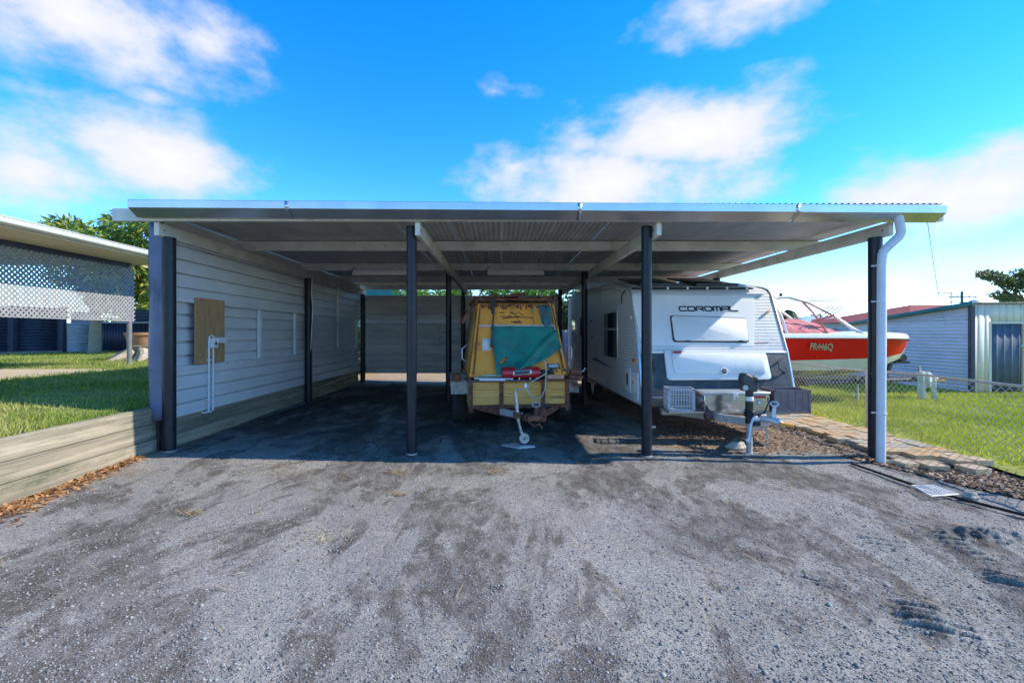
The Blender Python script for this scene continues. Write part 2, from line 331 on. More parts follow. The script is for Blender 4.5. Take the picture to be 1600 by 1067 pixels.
def vnoise(x, y, seed=0):
    xi = np.floor(x).astype(np.int64); yi = np.floor(y).astype(np.int64); fx = x - xi; fy = y - yi
    fx = fx * fx * (3 - 2 * fx); fy = fy * fy * (3 - 2 * fy)
    def h(a, b):
        n = (a * 374761393 + b * 668265263 + seed * 1442695041) & 0xffffffff
        n = ((n ^ (n >> 13)) * 1274126177) & 0xffffffff
        return ((n ^ (n >> 16)) & 0xffff) / 65535.0
    return (h(xi, yi) * (1 - fx) + h(xi + 1, yi) * fx) * (1 - fy) + (h(xi, yi + 1) * (1 - fx) + h(xi + 1, yi + 1) * fx) * fy
def gz(x): return .02 - .0105 * max(-6, min(6, x))

# ------------------------------------------------------------------ ground: one sheet, fine near the camera, out to the horizon
def spread(a, b, step, far, g=1.22):
    xs = list(np.arange(a, b + step / 2, step)); d = step; lo = [a]; hi = [b]
    while hi[-1] < far: d *= g; hi.append(hi[-1] + d)
    d = step
    while lo[-1] > -far: d *= g; lo.append(lo[-1] - d)
    return np.array(lo[:0:-1] + xs + hi[1:])
gx = spread(-4.9, 6.0, .026, 900); gx = np.unique(np.concatenate([gx, np.arange(1.9, 4.3, .013)]))
gx = gx[np.concatenate([[True], np.diff(gx) > .004])]
gy = np.unique(np.concatenate([spread(1.75, 6.3, .022, 900), np.arange(2.3, 3.8, .011)])); gy = gy[np.concatenate([[True], np.diff(gy) > .004])]
gy = np.concatenate([gy[gy <= 6.3], np.arange(6.35, 15.5, .05), gy[gy > 15.5]])
GX, GY = np.meshgrid(gx, gy)
base = .02 - .0105 * np.clip(GX, -6, 6)
near = np.clip(1 - np.maximum(np.abs(GX) - 6, 0) / 3, 0, 1) * np.clip(1 - np.maximum(GY - 14, 0) / 4, 0, 1) * np.clip((GY + 3) / 3, 0, 1)
H = (vnoise(GX * 1.1, GY * .7, 1) - .5) * .035 + (vnoise(GX * 4, GY * 3, 2) - .5) * .014 + (vnoise(GX * 13, GY * 11, 3) - .5) * .008 + (vnoise(GX * 33, GY * 33, 4) - .5) * .006
def ruts(cx, cy, ang, n, ln, wd, gap, dep):
    global H
    ca, sa = math.cos(ang), math.sin(ang)
    for i in range(n):
        ox, oy = cx - sa * gap * (i - n / 2), cy + ca * gap * (i - n / 2)
        ox += random.uniform(-.02, .02)
        u = (GX - ox) * ca + (GY - oy) * sa; v = -(GX - ox) * sa + (GY - oy) * ca
        k = ln * random.uniform(.6, 1.1)
        inside = np.clip((k / 2 - np.abs(u) + (vnoise(GX * 40, GY * 40, 60 + i) - .5) * .05) / .03, 0, 1) * np.clip((wd / 2 - np.abs(v) + (vnoise(GX * 50, GY * 50, 80 + i) - .5) * .02) / .014, 0, 1)
        rim = np.exp(-((np.abs(v) - wd * .8) / (wd * .35)) ** 2) * np.clip((k / 2 + .03 - np.abs(u)) / .06, 0, 1)
        H = H - dep * inside + dep * .45 * rim
ruts(*P(1497, 850, 3.45)[:2], R(-12), 6, .20, .035, .075, .045)
ruts(*P(1440, 955, 2.62)[:2], R(-24), 4, .24, .040, .075, .05)
ruts(*P(1500, 975, 2.5)[:2], R(-24), 2, .16, .035, .08, .04)
ruts(*P(1580, 905, 2.98)[:2], R(-40), 3, .26, .05, .07, .045)
ruts(*P(1375, 842, 3.55)[:2], R(-22), 2, .34, .03, .08, .03)
ruts(*P(1470, 938, 2.74)[:2], R(-24), 2, .5, .02, .06, .02)
for q in range(16):
    ruts(random.uniform(1.2, 4.4), random.uniform(2.2, 4.6), R(random.uniform(-45, -15)), 1, random.uniform(.25, .6), .02, .1, .016)
lump = np.exp(-(((GX - P(1540, 835, 3.6)[0]) / .4) ** 2 + ((GY - 3.62) / .14) ** 2)); H += lump * ((vnoise(GX * 22, GY * 22, 9)) * .09)
Z = base + H * near
# soil share: brown earth under the caravan's drawbar, beside the path and along the sleeper wall
edge = 4.55 + (5.75 - GY) * .42
edge2 = 2.2 + (GY - 6.0) * -.05
soil = np.clip((GX - edge + (vnoise(GX * 2.2, GY * 2.2, 5) - .5) * .5) / .14, 0, 1) * (GY < 6.05)
soil = np.maximum(soil, np.clip((GX - edge2 - .1 + (vnoise(GX * 1.8, GY * 1.8, 6) - .5) * .8) / .3, 0, 1) * np.clip((GY - 6.15) / .25, 0, 1) * (GY < 40))
soil = np.maximum(soil, np.clip(1 - (GX + 4.5 + (vnoise(GX * 2, GY * 2, 8) - .5) * .5) / .32, 0, 1) * (GX > -4.8) * .8)
soil = np.maximum(soil, np.clip((GY - 14.6) / 1.5, 0, 1) * .9)
tan = np.clip((GY - 13.6) / .8, 0, 1)
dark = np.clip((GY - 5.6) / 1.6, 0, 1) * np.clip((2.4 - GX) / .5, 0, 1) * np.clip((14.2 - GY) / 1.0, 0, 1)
nyx = GX.shape
idx = np.arange(GX.size).reshape(nyx)
Fq = np.stack([idx[:-1, :-1], idx[:-1, 1:], idx[1:, 1:], idx[1:, :-1]], -1).reshape(-1, 4)
gm = bpy.data.materials.new('crushed_gravel'); gm.use_nodes = True
def ground_mat():
    nt = gm.node_tree; L = nt.links; b = nt.nodes['Principled BSDF']; b.inputs['Roughness'].default_value = .95; b.inputs['Specular IOR Level'].default_value = .25
    geo = nt.nodes.new('ShaderNodeNewGeometry')
    def nd(t): return nt.nodes.new(t)
    def noise(sc, st=(1, 1, 1), det=6, ro=.6, dist=0):
        mp = nd('ShaderNodeMapping'); mp.inputs['Scale'].default_value = st; mp.inputs['Rotation'].default_value = (0, 0, R(-6)); L.new(geo.outputs['Position'], mp.inputs[0])
        n = nd('ShaderNodeTexNoise'); n.inputs['Scale'].default_value = sc; n.inputs['Detail'].default_value = det; n.inputs['Roughness'].default_value = ro; n.inputs['Distortion'].default_value = dist
        L.new(mp.outputs[0], n.inputs['Vector']); return n.outputs['Fac']
    def mrange(f, a, c, o0=0, o1=1):
        m = nd('ShaderNodeMapRange'); L.new(f, m.inputs[0]); m.inputs[1].default_value = a; m.inputs[2].default_value = c; m.inputs[3].default_value = o0; m.inputs[4].default_value = o1; return m.outputs[0]
    def mix(f, a, c, mode='MIX'):
        m = nd('ShaderNodeMix'); m.data_type = 'RGBA'; m.blend_type = mode
        for s_, v in ((0, f), ('A', a), ('B', c)):
            if isinstance(v, (int, float)): m.inputs[s_].default_value = v
            elif isinstance(v, tuple): m.inputs[s_].default_value = (*v, 1)
            else: L.new(v, m.inputs[s_])
        return m.outputs['Result']
    def mul(a, c):
        m = nd('ShaderNodeMath'); m.operation = 'MULTIPLY'
        for i, v in enumerate((a, c)):
            if isinstance(v, (int, float)): m.inputs[i].default_value = v
            else: L.new(v, m.inputs[i])
        return m.outputs[0]
    def attr(n):
        a = nd('ShaderNodeAttribute'); a.attribute_name = n; return a.outputs['Fac']
    vor = nd('ShaderNodeTexVoronoi'); vor.inputs['Scale'].default_value = 130; L.new(geo.outputs['Position'], vor.inputs['Vector'])
    sepc = nd('ShaderNodeSeparateColor'); L.new(vor.outputs['Color'], sepc.inputs[0])
    grey = mix(mrange(noise(1.3, (1, .8, 1), 7, .62), .35, .65), (.222, .204, .180), (.312, .290, .260))
    # darker damp fines lying in streaks
    p1 = mrange(noise(.95, (1, .5, 1), 13, .70, .5), .478, .515); p2 = mrange(noise(6, (1, .6, 1), 9, .75, .3), .42, .56)
    patch = mul(p1, mrange(p2, 0, 1, .35, 1))
    col = mix(mul(patch, .86), grey, (.088, .072, .057))
    small = mrange(noise(9, (1, .8, 1), 8, .72), .60, .68); col = mix(mul(small, .55), col, (.075, .07, .065))
    pale = mrange(noise(2.1, (1, .5, 1), 8, .7, .3), .66, .74); col = mix(mul(pale, .5), col, (.40, .37, .33))
    dark_blotch = mrange(noise(1.0, (1, .55, 1), 8, .65, .8), .38, .54); col = mix(mul(mul(attr('dark'), dark_blotch), .86), col, (.042, .038, .036))  # uneven darker tone over the ground inside the carport
    soilc = mix(mrange(noise(6, det=8, ro=.7), .35, .65), (.16, .105, .07), (.34, .255, .18))
    soilc = mix(attr('tan'), soilc, (.46, .33, .21))
    col = mix(attr('soil'), col, soilc)
    spk = mrange(sepc.outputs[0], 0, 1, .62, 1.42)
    col = mix(1.0, col, spk, 'MULTIPLY')
    L.new(col, b.inputs['Base Color'])
    bp = nd('ShaderNodeBump'); bp.inputs['Strength'].default_value = .9; bp.inputs['Distance'].default_value = .006
    hsum = nd('ShaderNodeMath'); hsum.operation = 'ADD'; L.new(mul(sepc.outputs[1], 1.0), hsum.inputs[0]); L.new(mul(noise(28, det=6, ro=.7), 1.6), hsum.inputs[1])
    L.new(hsum.outputs[0], bp.inputs['Height']); L.new(bp.outputs[0], b.inputs['Normal'])
ground_mat()
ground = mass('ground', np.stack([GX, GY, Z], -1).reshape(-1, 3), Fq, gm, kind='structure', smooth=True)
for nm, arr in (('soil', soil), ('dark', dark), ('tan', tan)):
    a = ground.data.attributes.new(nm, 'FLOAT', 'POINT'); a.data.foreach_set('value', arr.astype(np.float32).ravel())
def hz_at(x, y):
    x = np.asarray(x, dtype=float); y = np.asarray(y, dtype=float)
    ix = np.clip(np.searchsorted(gx, x), 1, len(gx) - 1); iy = np.clip(np.searchsorted(gy, y), 1, len(gy) - 1)
    return np.maximum(np.maximum(Z[iy, ix], Z[iy - 1, ix - 1]), np.maximum(Z[iy - 1, ix], Z[iy, ix - 1])) * .5 + np.minimum(Z[iy, ix], Z[iy - 1, ix - 1]) * .5
# loose stones
n = 60000
d = 1.9 + (rng.random(n) ** 1.7) * 4.0; xx = (rng.random(n) - .5) * 2.5 * d + .1; keep = (xx > -4.4) & (xx < 6.5); d = d[keep]; xx = xx[keep]; n = len(d)
sz = np.exp(rng.normal(-5.35, .42, n)); zz = hz_at(xx, d)
octa = np.array([(1, 0, 0), (0, 1, 0), (-1, 0, 0), (0, -1, 0), (0, 0, .75), (0, 0, -.5)])
V = octa[None] * sz[:, None, None] * rng.uniform(.6, 1.3, (n, 6, 1)); an = rng.random(n) * 6.28
c_, s_ = np.cos(an)[:, None], np.sin(an)[:, None]
V = np.stack([V[..., 0] * c_ - V[..., 1] * s_, V[..., 0] * s_ + V[..., 1] * c_, V[..., 2]], -1) + np.stack([xx, d, zz], -1)[:, None]
of = np.array([(0, 1, 4), (1, 2, 4), (2, 3, 4), (3, 0, 4), (1, 0, 5), (2, 1, 5), (3, 2, 5), (0, 3, 5)])
mass('gravel', V.reshape(-1, 3), (of[None] + (np.arange(n) * 6)[:, None, None]).reshape(-1, 3), stone_m, np.repeat(rng.random(n), 6), label='loose grey crushed stones scattered over the yard in front of the carport', cat='gravel')

def chips(name, pts, ln, wd, mat, label, cat, lift=.006):       # flat dry flakes or straws lying about
    pts = np.asarray(pts); n = len(pts); a = rng.random(n) * 6.28; l = ln * rng.uniform(.5, 1.4, n); w_ = wd * rng.uniform(.6, 1.3, n); t = rng.normal(0, .22, n)
    dx, dy = np.cos(a), np.sin(a); z0 = pts[:, 2] + lift
    q = []
    for u, v in ((-1, -1), (1, -1), (1, 1), (-1, 1)):
        q.append(np.stack([pts[:, 0] + dx * u * l / 2 - dy * v * w_ / 2, pts[:, 1] + dy * u * l / 2 + dx * v * w_ / 2, z0 + np.abs(t) * l / 2 + u * t * l / 2 + (v * rng.normal(0, .3, n)) * w_ / 2], -1))
    V = np.stack(q, 1).reshape(-1, 3); Fs = np.arange(n * 4).reshape(-1, 4)
    return mass(name, V, Fs, mat, np.repeat(rng.random(n), 4), label=label, cat=cat)
def on_ground(x, y): return np.stack([x, y, hz_at(x, y)], -1)
# leaf litter in the garden strip by the path, straw about the yard, orange bark along the sleepers
yy = rng.uniform(3.0, 6.0, 9000); e_ = 4.6 + (5.75 - yy) * .42; x_ = e_ + np.abs(rng.normal(0, .55, 9000)); k = x_ < 7.2
chips('leaf_litter', on_ground(x_[k], yy[k]), .05, .022, litter_m, 'dry brown leaf litter on the soil beside the paver path', 'litter')
x_ = rng.uniform(2.6, 5.1, 2600); y_ = rng.uniform(6.1, 8.5, 2600)
chips('leaf_litter', on_ground(x_, y_), .04, .02, litter_m, 'dry brown leaf litter on the soil under the caravan drawbar', 'litter')
cl = [(P(445, 748, 5.03), .25), (P(620, 742, 5.15), .16), (P(620, 778, 4.45), .09), (P(775, 740, 5.2), .12), (P(200, 750, 5.0), .3), (P(430, 735, 5.3), .3), (P(700, 690, 6.7), .5), (P(830, 690, 6.6), .4), (P(560, 690, 6.8), .6), (P(770, 668, 7.6), .4),
      (P(500, 850, 3.5), .2), (P(300, 812, 3.9), .08)]
pt = []
for (x0, y0, _), r_ in cl:
    m_ = int(90 if r_ > .2 else 60); pt.append(np.stack([rng.normal(x0, r_ * .6, m_), rng.normal(y0, r_ * .35, m_)], -1))
pt = np.concatenate(pt + [np.stack([rng.uniform(-4, 4.5, 620), rng.uniform(2.3, 8.5, 620)], -1)])
chips('straw_litter', on_ground(pt[:, 0], pt[:, 1]), .07, .004, straw_m, 'thin dry straw scattered over the gravel', 'straw', .008)
y_ = rng.uniform(2.6, 5.6, 1800); x_ = -4.46 + np.abs(rng.normal(0, .13, 1800)) * np.clip((6 - y_) / 1.5, .4, 2)
chips('bark_litter', on_ground(x_, y_), .055, .02, orange_litter, 'orange bark flakes along the foot of the sleeper wall', 'litter')

# ------------------------------------------------------------------ lawns
def lz(x, y): return .635 + .235 * np.clip((-4.6 - x) / 2.6, 0, 1) * np.clip((y + 1) / 8, 0, 1)
lx = np.concatenate([[-60, -40, -25], np.arange(-18, -4.5, .3), [-4.56]]); ly = np.concatenate([np.arange(-3, 21, .4), [24, 30, 45]])
A, B = np.meshgrid(lx, ly); ZZ = lz(A, B) + (vnoise(A * 1.5, B * 1.5, 21) - .5) * .03 * (A < -4.7)
ii = np.arange(A.size).reshape(A.shape); Fq = np.stack([ii[:-1, :-1], ii[:-1, 1:], ii[1:, 1:], ii[1:, :-1]], -1).reshape(-1, 4)
mass('lawn', np.stack([A, B, ZZ], -1).reshape(-1, 3), Fq, lawn_soil, kind='structure', smooth=True)
rx_ = np.concatenate([[6.02], np.arange(6.3, 20, .3), [25, 40, 70]]); ry_ = np.concatenate([np.arange(-2, 24, .35), [30, 45, 70]])
A, B = np.meshgrid(rx_, ry_)
def rz(x, y): return -.01 + .03 * np.clip((x - 6.0) / .6, 0, 1)
ZZ = rz(A, B) + (vnoise(A * 1.2, B * 1.2, 22) - .5) * .04 * (A > 6.2)
ii = np.arange(A.size).reshape(A.shape); Fq = np.stack([ii[:-1, :-1], ii[:-1, 1:], ii[1:, 1:], ii[1:, :-1]], -1).reshape(-1, 4)
mass('lawn', np.stack([A + (A < 6.1) * (vnoise(A * 0, B * 2, 30) - .5) * .3, B, ZZ], -1).reshape(-1, 3), Fq, lawn_soil_r, kind='structure', smooth=True)
def grass(x, y, z, h, wd, mat, label):
    n = len(x); a = rng.random(n) * 6.28; hh = h * rng.uniform(.4, 1.4, n) * (.5 + vnoise(x * 2.2, y * 2.2, 44)); lean = rng.normal(0, .55, (n, 2)) * hh[:, None]
    dx, dy = np.cos(a) * wd / 2, np.sin(a) * wd / 2
    V = np.stack([np.stack([x - dx, y - dy, z - .01], -1), np.stack([x + dx, y + dy, z - .01], -1), np.stack([x + lean[:, 0], y + lean[:, 1], z + hh], -1)], 1).reshape(-1, 3)
    t = np.clip(vnoise(x * .9, y * .9, 40) * .55 + vnoise(x * 3, y * 3, 41) * .3 + rng.random(n) * .5 - .15, 0, 1); hh_ = 1
    mass('grass', V, np.arange(n * 3).reshape(-1, 3), mat, np.repeat(t, 3), label=label, cat='grass')
n = 95000; y_ = 4.0 + rng.random(n) ** 1.3 * 15; x_ = -4.62 - rng.random(n) ** 1.2 * 1.0 * (2 + y_ * .9); ok = ~((x_ < -7.85) & (y_ < 9.3)) & (x_ > -1.15 * y_ - .5)
grass(x_[ok], y_[ok], lz(x_[ok], y_[ok]), .055, .016, grass_dry, 'short green lawn grass behind the sleeper retaining wall')
n = 190000; y_ = 3.2 + rng.random(n) ** 1.2 * 15; x_ = 6.12 + rng.random(n) ** 1.1 * 9 + np.abs(rng.normal(0, .12, n)); ok = x_ < 1.45 * y_ + 2.5
th = np.clip((x_ - 6.0) / .8, .12, 1); ok &= rng.random(n) < th
grass(x_[ok], y_[ok], rz(x_[ok], y_[ok]), .06, .018, grass_bright, 'bright yellow green lawn grass beyond the chain link fence')
# tan patio slab under the neighbour's roof
s = MB(); s.bx(-15, -7.85, 2, 9.35, .80, .885); tag(s.build('path', concrete, loc=(-11, 6, .8), bevel=.01), kind='structure')

# ------------------------------------------------------------------ carport
ROWX = [-4.30, -1.14, 1.92, 4.90]; ROWY = [5.93, 10.26, 14.35]
cp = thing('carport', 'long open carport with corrugated flat roof on dark round posts', 'carport', (.3, 10, 0))
for i, X in enumerate(ROWX):
    for j, Y in enumerate(ROWY):
        r_ = .078 if i in (0, 3) else .066
        top = 2.855 if i in (0, 3) else 3.0
        m = MB(); z0 = gz(X) - .05
        m.tube([(X, Y, z0), (X, Y, z0 + .4), (X, Y, 1.6), (X, Y, top)], [r_ * 1.01, r_, r_, r_], 20)
        p_ = m.build('post', navy, cp)
        if j == 0:
            c = MB(); c.lathe([(r_ + .002, .05), (r_ + .012, .055), (r_ + .012, .075), (r_ + .002, .08)], (X, Y, z0)); c.build('base_collar', steel, p_)
def rafter(X):
    m = MB(); m.bx(X - .032, X + .032, 5.76, 14.75, 2.85, 3.016); o = m.build('rafter', beam_white, cp, bevel=.006)
    for k in range(5):
        c = MB(); y = 5.85 + k * 2.2; c.cyl((X - .042, y, 2.93), (X + .042, y, 2.93), .011, 8); c.build('bolt', rusty, o)
rafter(-4.34); rafter(-1.14 + .105); rafter(1.92 + .105); rafter(4.96)
PY = [5.74, 7.77, 10.2, 12.46, 14.62]
for k, Y in enumerate(PY):
    x0, x1 = (-4.86, 5.58) if k == 0 else (-4.62, 5.52)
    cuts = [x0, random.uniform(-2.6, -2.0), random.uniform(1.2, 2.6), x1]
    for a, b in zip(cuts, cuts[1:]):
        m = MB(); m.bx(a + .002, b - .002, Y - .03, Y + .03, 3.02, 3.178); m.build('purlin', beam_white, cp, bevel=.005)
nsh = 13; sw = (5.46 + 4.58) / nsh
prof = [(t / 60 * sw,   .0165 * math.cos(2 * math.pi * 10 * t / 60)) for t in range(61)]
m = MB(); m.strip(prof, lambda u, v, t: (u, t, v), 5.60, 14.95); sheet_me = m.mesh('roof_sheet', zinc, (0, 0, 0), normals=False)
for k in range(nsh):
    o = piece('roof_sheet', sheet_me, cp, (-4.58 + k * sw, 0, 3.1965 + (k % 2) * .0012)); o.location.y = -WL[cp.name].y
# gutter (falls to the right), end caps
def gut(u, v, t): return (t, u, v - .0068 * (t + 4.4))
gp = [(5.70, 3.17), (5.70, 3.065), (5.66, 3.05), (5.53, 3.125), (5.515, 3.135), (5.512, 3.222), (5.518, 3.230), (5.53, 3.226)]
m = MB(); m.strip(gp, gut, -4.50, 5.42); g_ = m.build('gutter', zinc_trim, cp, smooth=False, normals=False)
for X in (-4.50, 5.42):
    m = MB(); m.prism(gp[:6], gut, X - .002, X + .002); m.build('end_cap', zinc_trim, g_)
for X in (-2.6, .95, 3.6):
    m = MB(); m.strip([(a, b + (-.002 if b < 3.1 else 0)) for a, b in gp[:6]], lambda u, v, t: (t, u - .003, v - .0068 * (t + 4.4)), X, X + .05); m.build('gutter_joint', zinc_trim, g_, solid=.002)
dp = MB(); q = [(4.905, 5.60, 3.075), (4.925, 5.60, 2.98), (4.955, 5.61, 2.87), (4.955, 5.615, 2.84), (4.935, 5.62, 2.80), (4.83, 5.66, 2.68), (4.795, 5.675, 2.63), (4.785, 5.68, 2.59), (4.785, 5.69, 2.4), (4.78, 5.70, -.035)]
dp.tube(q, [.05, .05, .05, .0505, .0505, .05, .0505, .0505, .05, .05], 18); d_ = dp.build('downpipe', pvc_pipe, cp)
for z in (2.45, 2.0, .6):
    m = MB(); m.lathe([(.0505, 0), (.056, .002), (.056, .022), (.0505, .024)], (4.782, 5.695, z)); m.bx(4.70, 4.78, 5.74, 5.752, z, z + .02); m.build('pipe_clip', pvc, d_)
# left wall
def ribs(z0, z1, pitch=.2, dep=.05, wd=.034):      # slightly lapped pans with a deep narrow groove
    p = [(-.010, z0)]; z = z0 + pitch
    while z < z1 - .04:
        p += [(.006, z - wd), (dep, z - wd * .85), (dep, z - wd * .15), (-.010, z)]; z += pitch
    return p + [(.004, z1)]
for z0, z1, X in ((.47, 1.12, -4.395), (1.12, 2.06, -4.47), (2.06, 3.155, -4.395)):
    for a, b in ((6.0, 8.9), (8.87, 11.7), (11.67, 14.38)):
        m = MB(); m.strip(ribs(z0, z1, .192), lambda u, v, t: (X - u + (.002 if a > 7 else 0), t, v), a, b); m.build('wall_sheet', clad, cp, smooth=False, normals=False)
for z in (1.10, 2.045):
    m = MB(); m.bx(-4.475, -4.362, 6.0, 14.3, z, z + .055); o = m.build('girt', clad, cp, bevel=.004)
    if z < 1.5:
        for k in range(14):
            c = MB(); y = 7.3 + k * .24; c.cyl((-4.364, y, z + .028), (-4.3595, y, z + .028), .009, 8); c.build('bolt_hole', black_paint, o)
for Y, z0, z1 in ((8.40, 1.155, 2.045), (9.85, 1.155, 2.045), (12.35, 1.155, 2.84), (14.05, 1.155, 2.045)):
    m = MB(); m.bx(-4.445, -4.385, Y - .045, Y + .045, z0 + .002, z1 - .002) if z1 < 2.1 else m.bx(-4.39, -4.345, Y - .05, Y + .05, z0 + .06, z1)
    m.build('wall_stud', clad, cp, bevel=.004)
m = MB(); m.bx(-4.36, -4.335, 10.5, 13.0, 1.83, 1.90); m.build('wall_rail', clad, cp, bevel=.003)
# back wall
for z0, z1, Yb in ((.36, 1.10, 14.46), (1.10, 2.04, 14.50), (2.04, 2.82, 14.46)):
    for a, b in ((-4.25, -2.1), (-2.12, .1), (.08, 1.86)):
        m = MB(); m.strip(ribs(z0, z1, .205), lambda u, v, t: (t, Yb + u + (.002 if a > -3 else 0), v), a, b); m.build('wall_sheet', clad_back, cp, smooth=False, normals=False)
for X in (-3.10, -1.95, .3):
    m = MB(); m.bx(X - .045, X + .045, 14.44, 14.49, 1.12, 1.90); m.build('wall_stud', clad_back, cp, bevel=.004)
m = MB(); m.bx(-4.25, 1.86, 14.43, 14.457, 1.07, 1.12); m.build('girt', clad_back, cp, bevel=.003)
# folded corner flashing, kinked
m = MB(); m.grid(lambda u, v: (-4.545 + .175 * u + .012 * math.sin(v * 9) * u * (v < .8), 5.93 - .03 * math.sin(u * math.pi) * .4 + .01 * math.sin(v * 14) * (1 - u), .48 + 2.6 * v), 6, 24)
m.build('corner_flashing', flash_blue, cp, solid=.05)
m = MB(); m.bx(-4.40, -4.365, 5.90, 5.945, .62, 2.9); m.build('flashing_return', flash_blue, cp, bevel=.004)

# fluorescent lights under the third purlin
for X, lab in ((-2.62, 'white fluorescent batten light nearest the left wall under the roof'), (.37, 'white fluorescent batten light above the yellow trailer')):
    t = thing('batten_light', lab, 'light', (X, 10.12, 2.9), 'batten lights under the carport roof')
    m = MB(); m.bx(X - .62, X + .62, 10.08, 10.165, 2.965, 3.015); m.build('housing', white_paint, t, bevel=.006)
    m = MB(); m.prism([(10.05, 2.965), (10.075, 2.905), (10.14, 2.905), (10.165, 2.965)], lambda u, v, w_: (w_, u, v), X - .60, X + .60); m.build('diffuser', tube_white, t, bevel=.01)
    for s_ in (-1, 1): m = MB(); m.bx(X + s_ * .61 - .015, X + s_ * .61 + .015, 10.045, 10.17, 2.90, 2.967); m.build('end_cap', white_paint, t, bevel=.006)
    m = MB(); m.tube([(X - .62, 10.12, 2.985), (X - .66, 10.13, 3.02), (X - .64, 10.15, 3.07), (X - .58, 10.16, 3.09)], .008, 6); m.build('cable', black_paint, t)
# board, switch and conduits on the left wall
m = MB(); m.bx(-4.359, -4.342, 6.50, 7.20, 1.165, 2.125); tag(m.build('plywood_board', ply, loc=(-4.35, 6.85, 1.165), bevel=.002), 'rectangular brown plywood board fixed to the pale left wall', 'board')
t = thing('power_outlet', 'white weatherproof power outlet with two conduits running down the wall', 'power outlet', (-4.30, 6.8, .42))
m = MB(); m.bx(-4.34, -4.27, 6.80, 6.93, 1.39, 1.54); m.build('outlet_box', pvc, t, bevel=.012)
m = MB(); m.bx(-4.34, -4.26, 6.90, 7.13, 1.46, 1.55); m.build('outlet_hood', pvc, t, bevel=.014)
m = MB(); m.bx(-4.27, -4.255, 6.84, 6.87, 1.44, 1.48); m.build('switch', dark_steel, t, bevel=.003)
for y in (6.78, 6.88):
    m = MB(); top = [(-4.325, y, 1.5), (-4.325, y + .01, 1.56), (-4.315, y + .06, 1.58), (-4.30, y + .09, 1.55)] if y < 6.8 else [(-4.325, y, 1.40)]
    m.tube([(-4.42, y - .02, .435), (-4.36, y - .01, .43), (-4.325, y, .46), (-4.325, y, .9)] + top, .0135, 10); m.build('conduit', pvc, t)
for z in (.62, .95, 1.2): m = MB(); m.bx(-4.40, -4.335, 6.76, 6.90, z, z + .02); m.build('saddle', pvc, t, bevel=.003)
m = MB(); m.tube([(-4.16, 10.12, 2.86), (-4.17, 10.10, 2.5), (-4.15, 10.13, 2.2), (-4.17, 10.12, 1.7), (-4.19, 10.12, 1.25)], .009, 6); tag(m.build('power_cable', steel, loc=(-4.17, 10.12, 1.25)), 'thin grey cable hanging down the middle post of the left wall', 'cable')

# ------------------------------------------------------------------ sleeper retaining wall
rw = thing('retaining_wall', 'weathered treated pine sleeper retaining wall holding up the left lawn', 'retaining wall', (-4.5, 4, .03))
for k in range(3):
    for a, b in ((-1.5, .9), (.91, 3.3) if k != 1 else (.91, 2.1), (3.31, 5.98) if k != 1 else (2.11, 5.98)):
        j = random.uniform(-.006, .006); m = MB(); m.bx(-4.565 + j, -4.49 + j + k * -.004, a, b, .035 + k * .2 + .004, .035 + (k + 1) * .2 + (.015 if k == 2 else 0)); m.build('sleeper', sleeper_m, rw, bevel=.007)
for k in range(2):
    for a, b in ((6.02, 8.6), (8.61, 11.4), (11.41, 14.3)):
        m = MB(); m.bx(-4.52 , -4.43 + (.012 if k == 0 else 0), a, b, .03 + k * .22, .03 + (k + 1) * .22 - .004); m.build('sleeper', sleeper_m, rw, bevel=.007)
for y in (1.0, 3.4, 5.99, 8.6):
    m = MB(); m.bx(-4.49, -4.455, y - .03, y + .03, 0, .5); m.build('wall_post', dark_steel if y > 5 else sleeper_m, rw, bevel=.003)
for (a, b), lab in ((((-4.20, 8.0), (-3.98, 11.9)), 'long dark steel bar on the ground nearest the sleepers along the left wall'), (((-4.06, 7.75), (-3.75, 11.2)), 'long dark steel bar on the ground outermost along the left wall')):
    m = MB(); m.bar((a[0], a[1], gz(-4) + .035), (b[0], b[1], gz(-4) + .045), .045, .04); tag(m.build('steel_bar', dark_steel, loc=(a[0], a[1], gz(-4)), bevel=.005), lab, 'steel bar')

# ------------------------------------------------------------------ paver path
pth = thing('path', None, None, (5.5, 7, 0)); pth['kind'] = 'structure'
m = MB(); m.bx(5.06, 6.03, 5.62, 13, -.08, .012); m.build('bedding', M('paver_bedding', (.22, .17, .11), (.34, .27, .19), 8, .95), pth)
pm_ = [MB().bx(-.112, .112, -.112, .112, -.05, .02).mesh('paver', mt, (0, 0, 0), smooth=False) for mt in (paver_a, paver_b, paver_c)]
cnt = 0
for r_ in range(32):
    y = 5.42 + r_ * .232
    for c in range(4 if y < 11 else 0):
        x = 5.18 + c * .232 + (.04 if r_ % 2 else 0) + random.uniform(-.01, .01)
        if y < 5.95 - (c * .16): continue
        if c == 0 and r_ % 5 == 1: x -= .09
        piece('paver', random.choices(pm_, (5, 2, 2))[0], pth, (x, y, .035 + random.uniform(-.008, .01)), (random.uniform(-.03, .03), random.uniform(-.03, .03), random.uniform(-.05, .05)))
for (x, y, z, rr) in ((4.98, 5.62, .01, .2), (5.25, 5.52, .012, -.1), (5.62, 5.40, .012, .15)):
    piece('paver', pm_[0], pth, (x, y, z), (0, 0, rr))

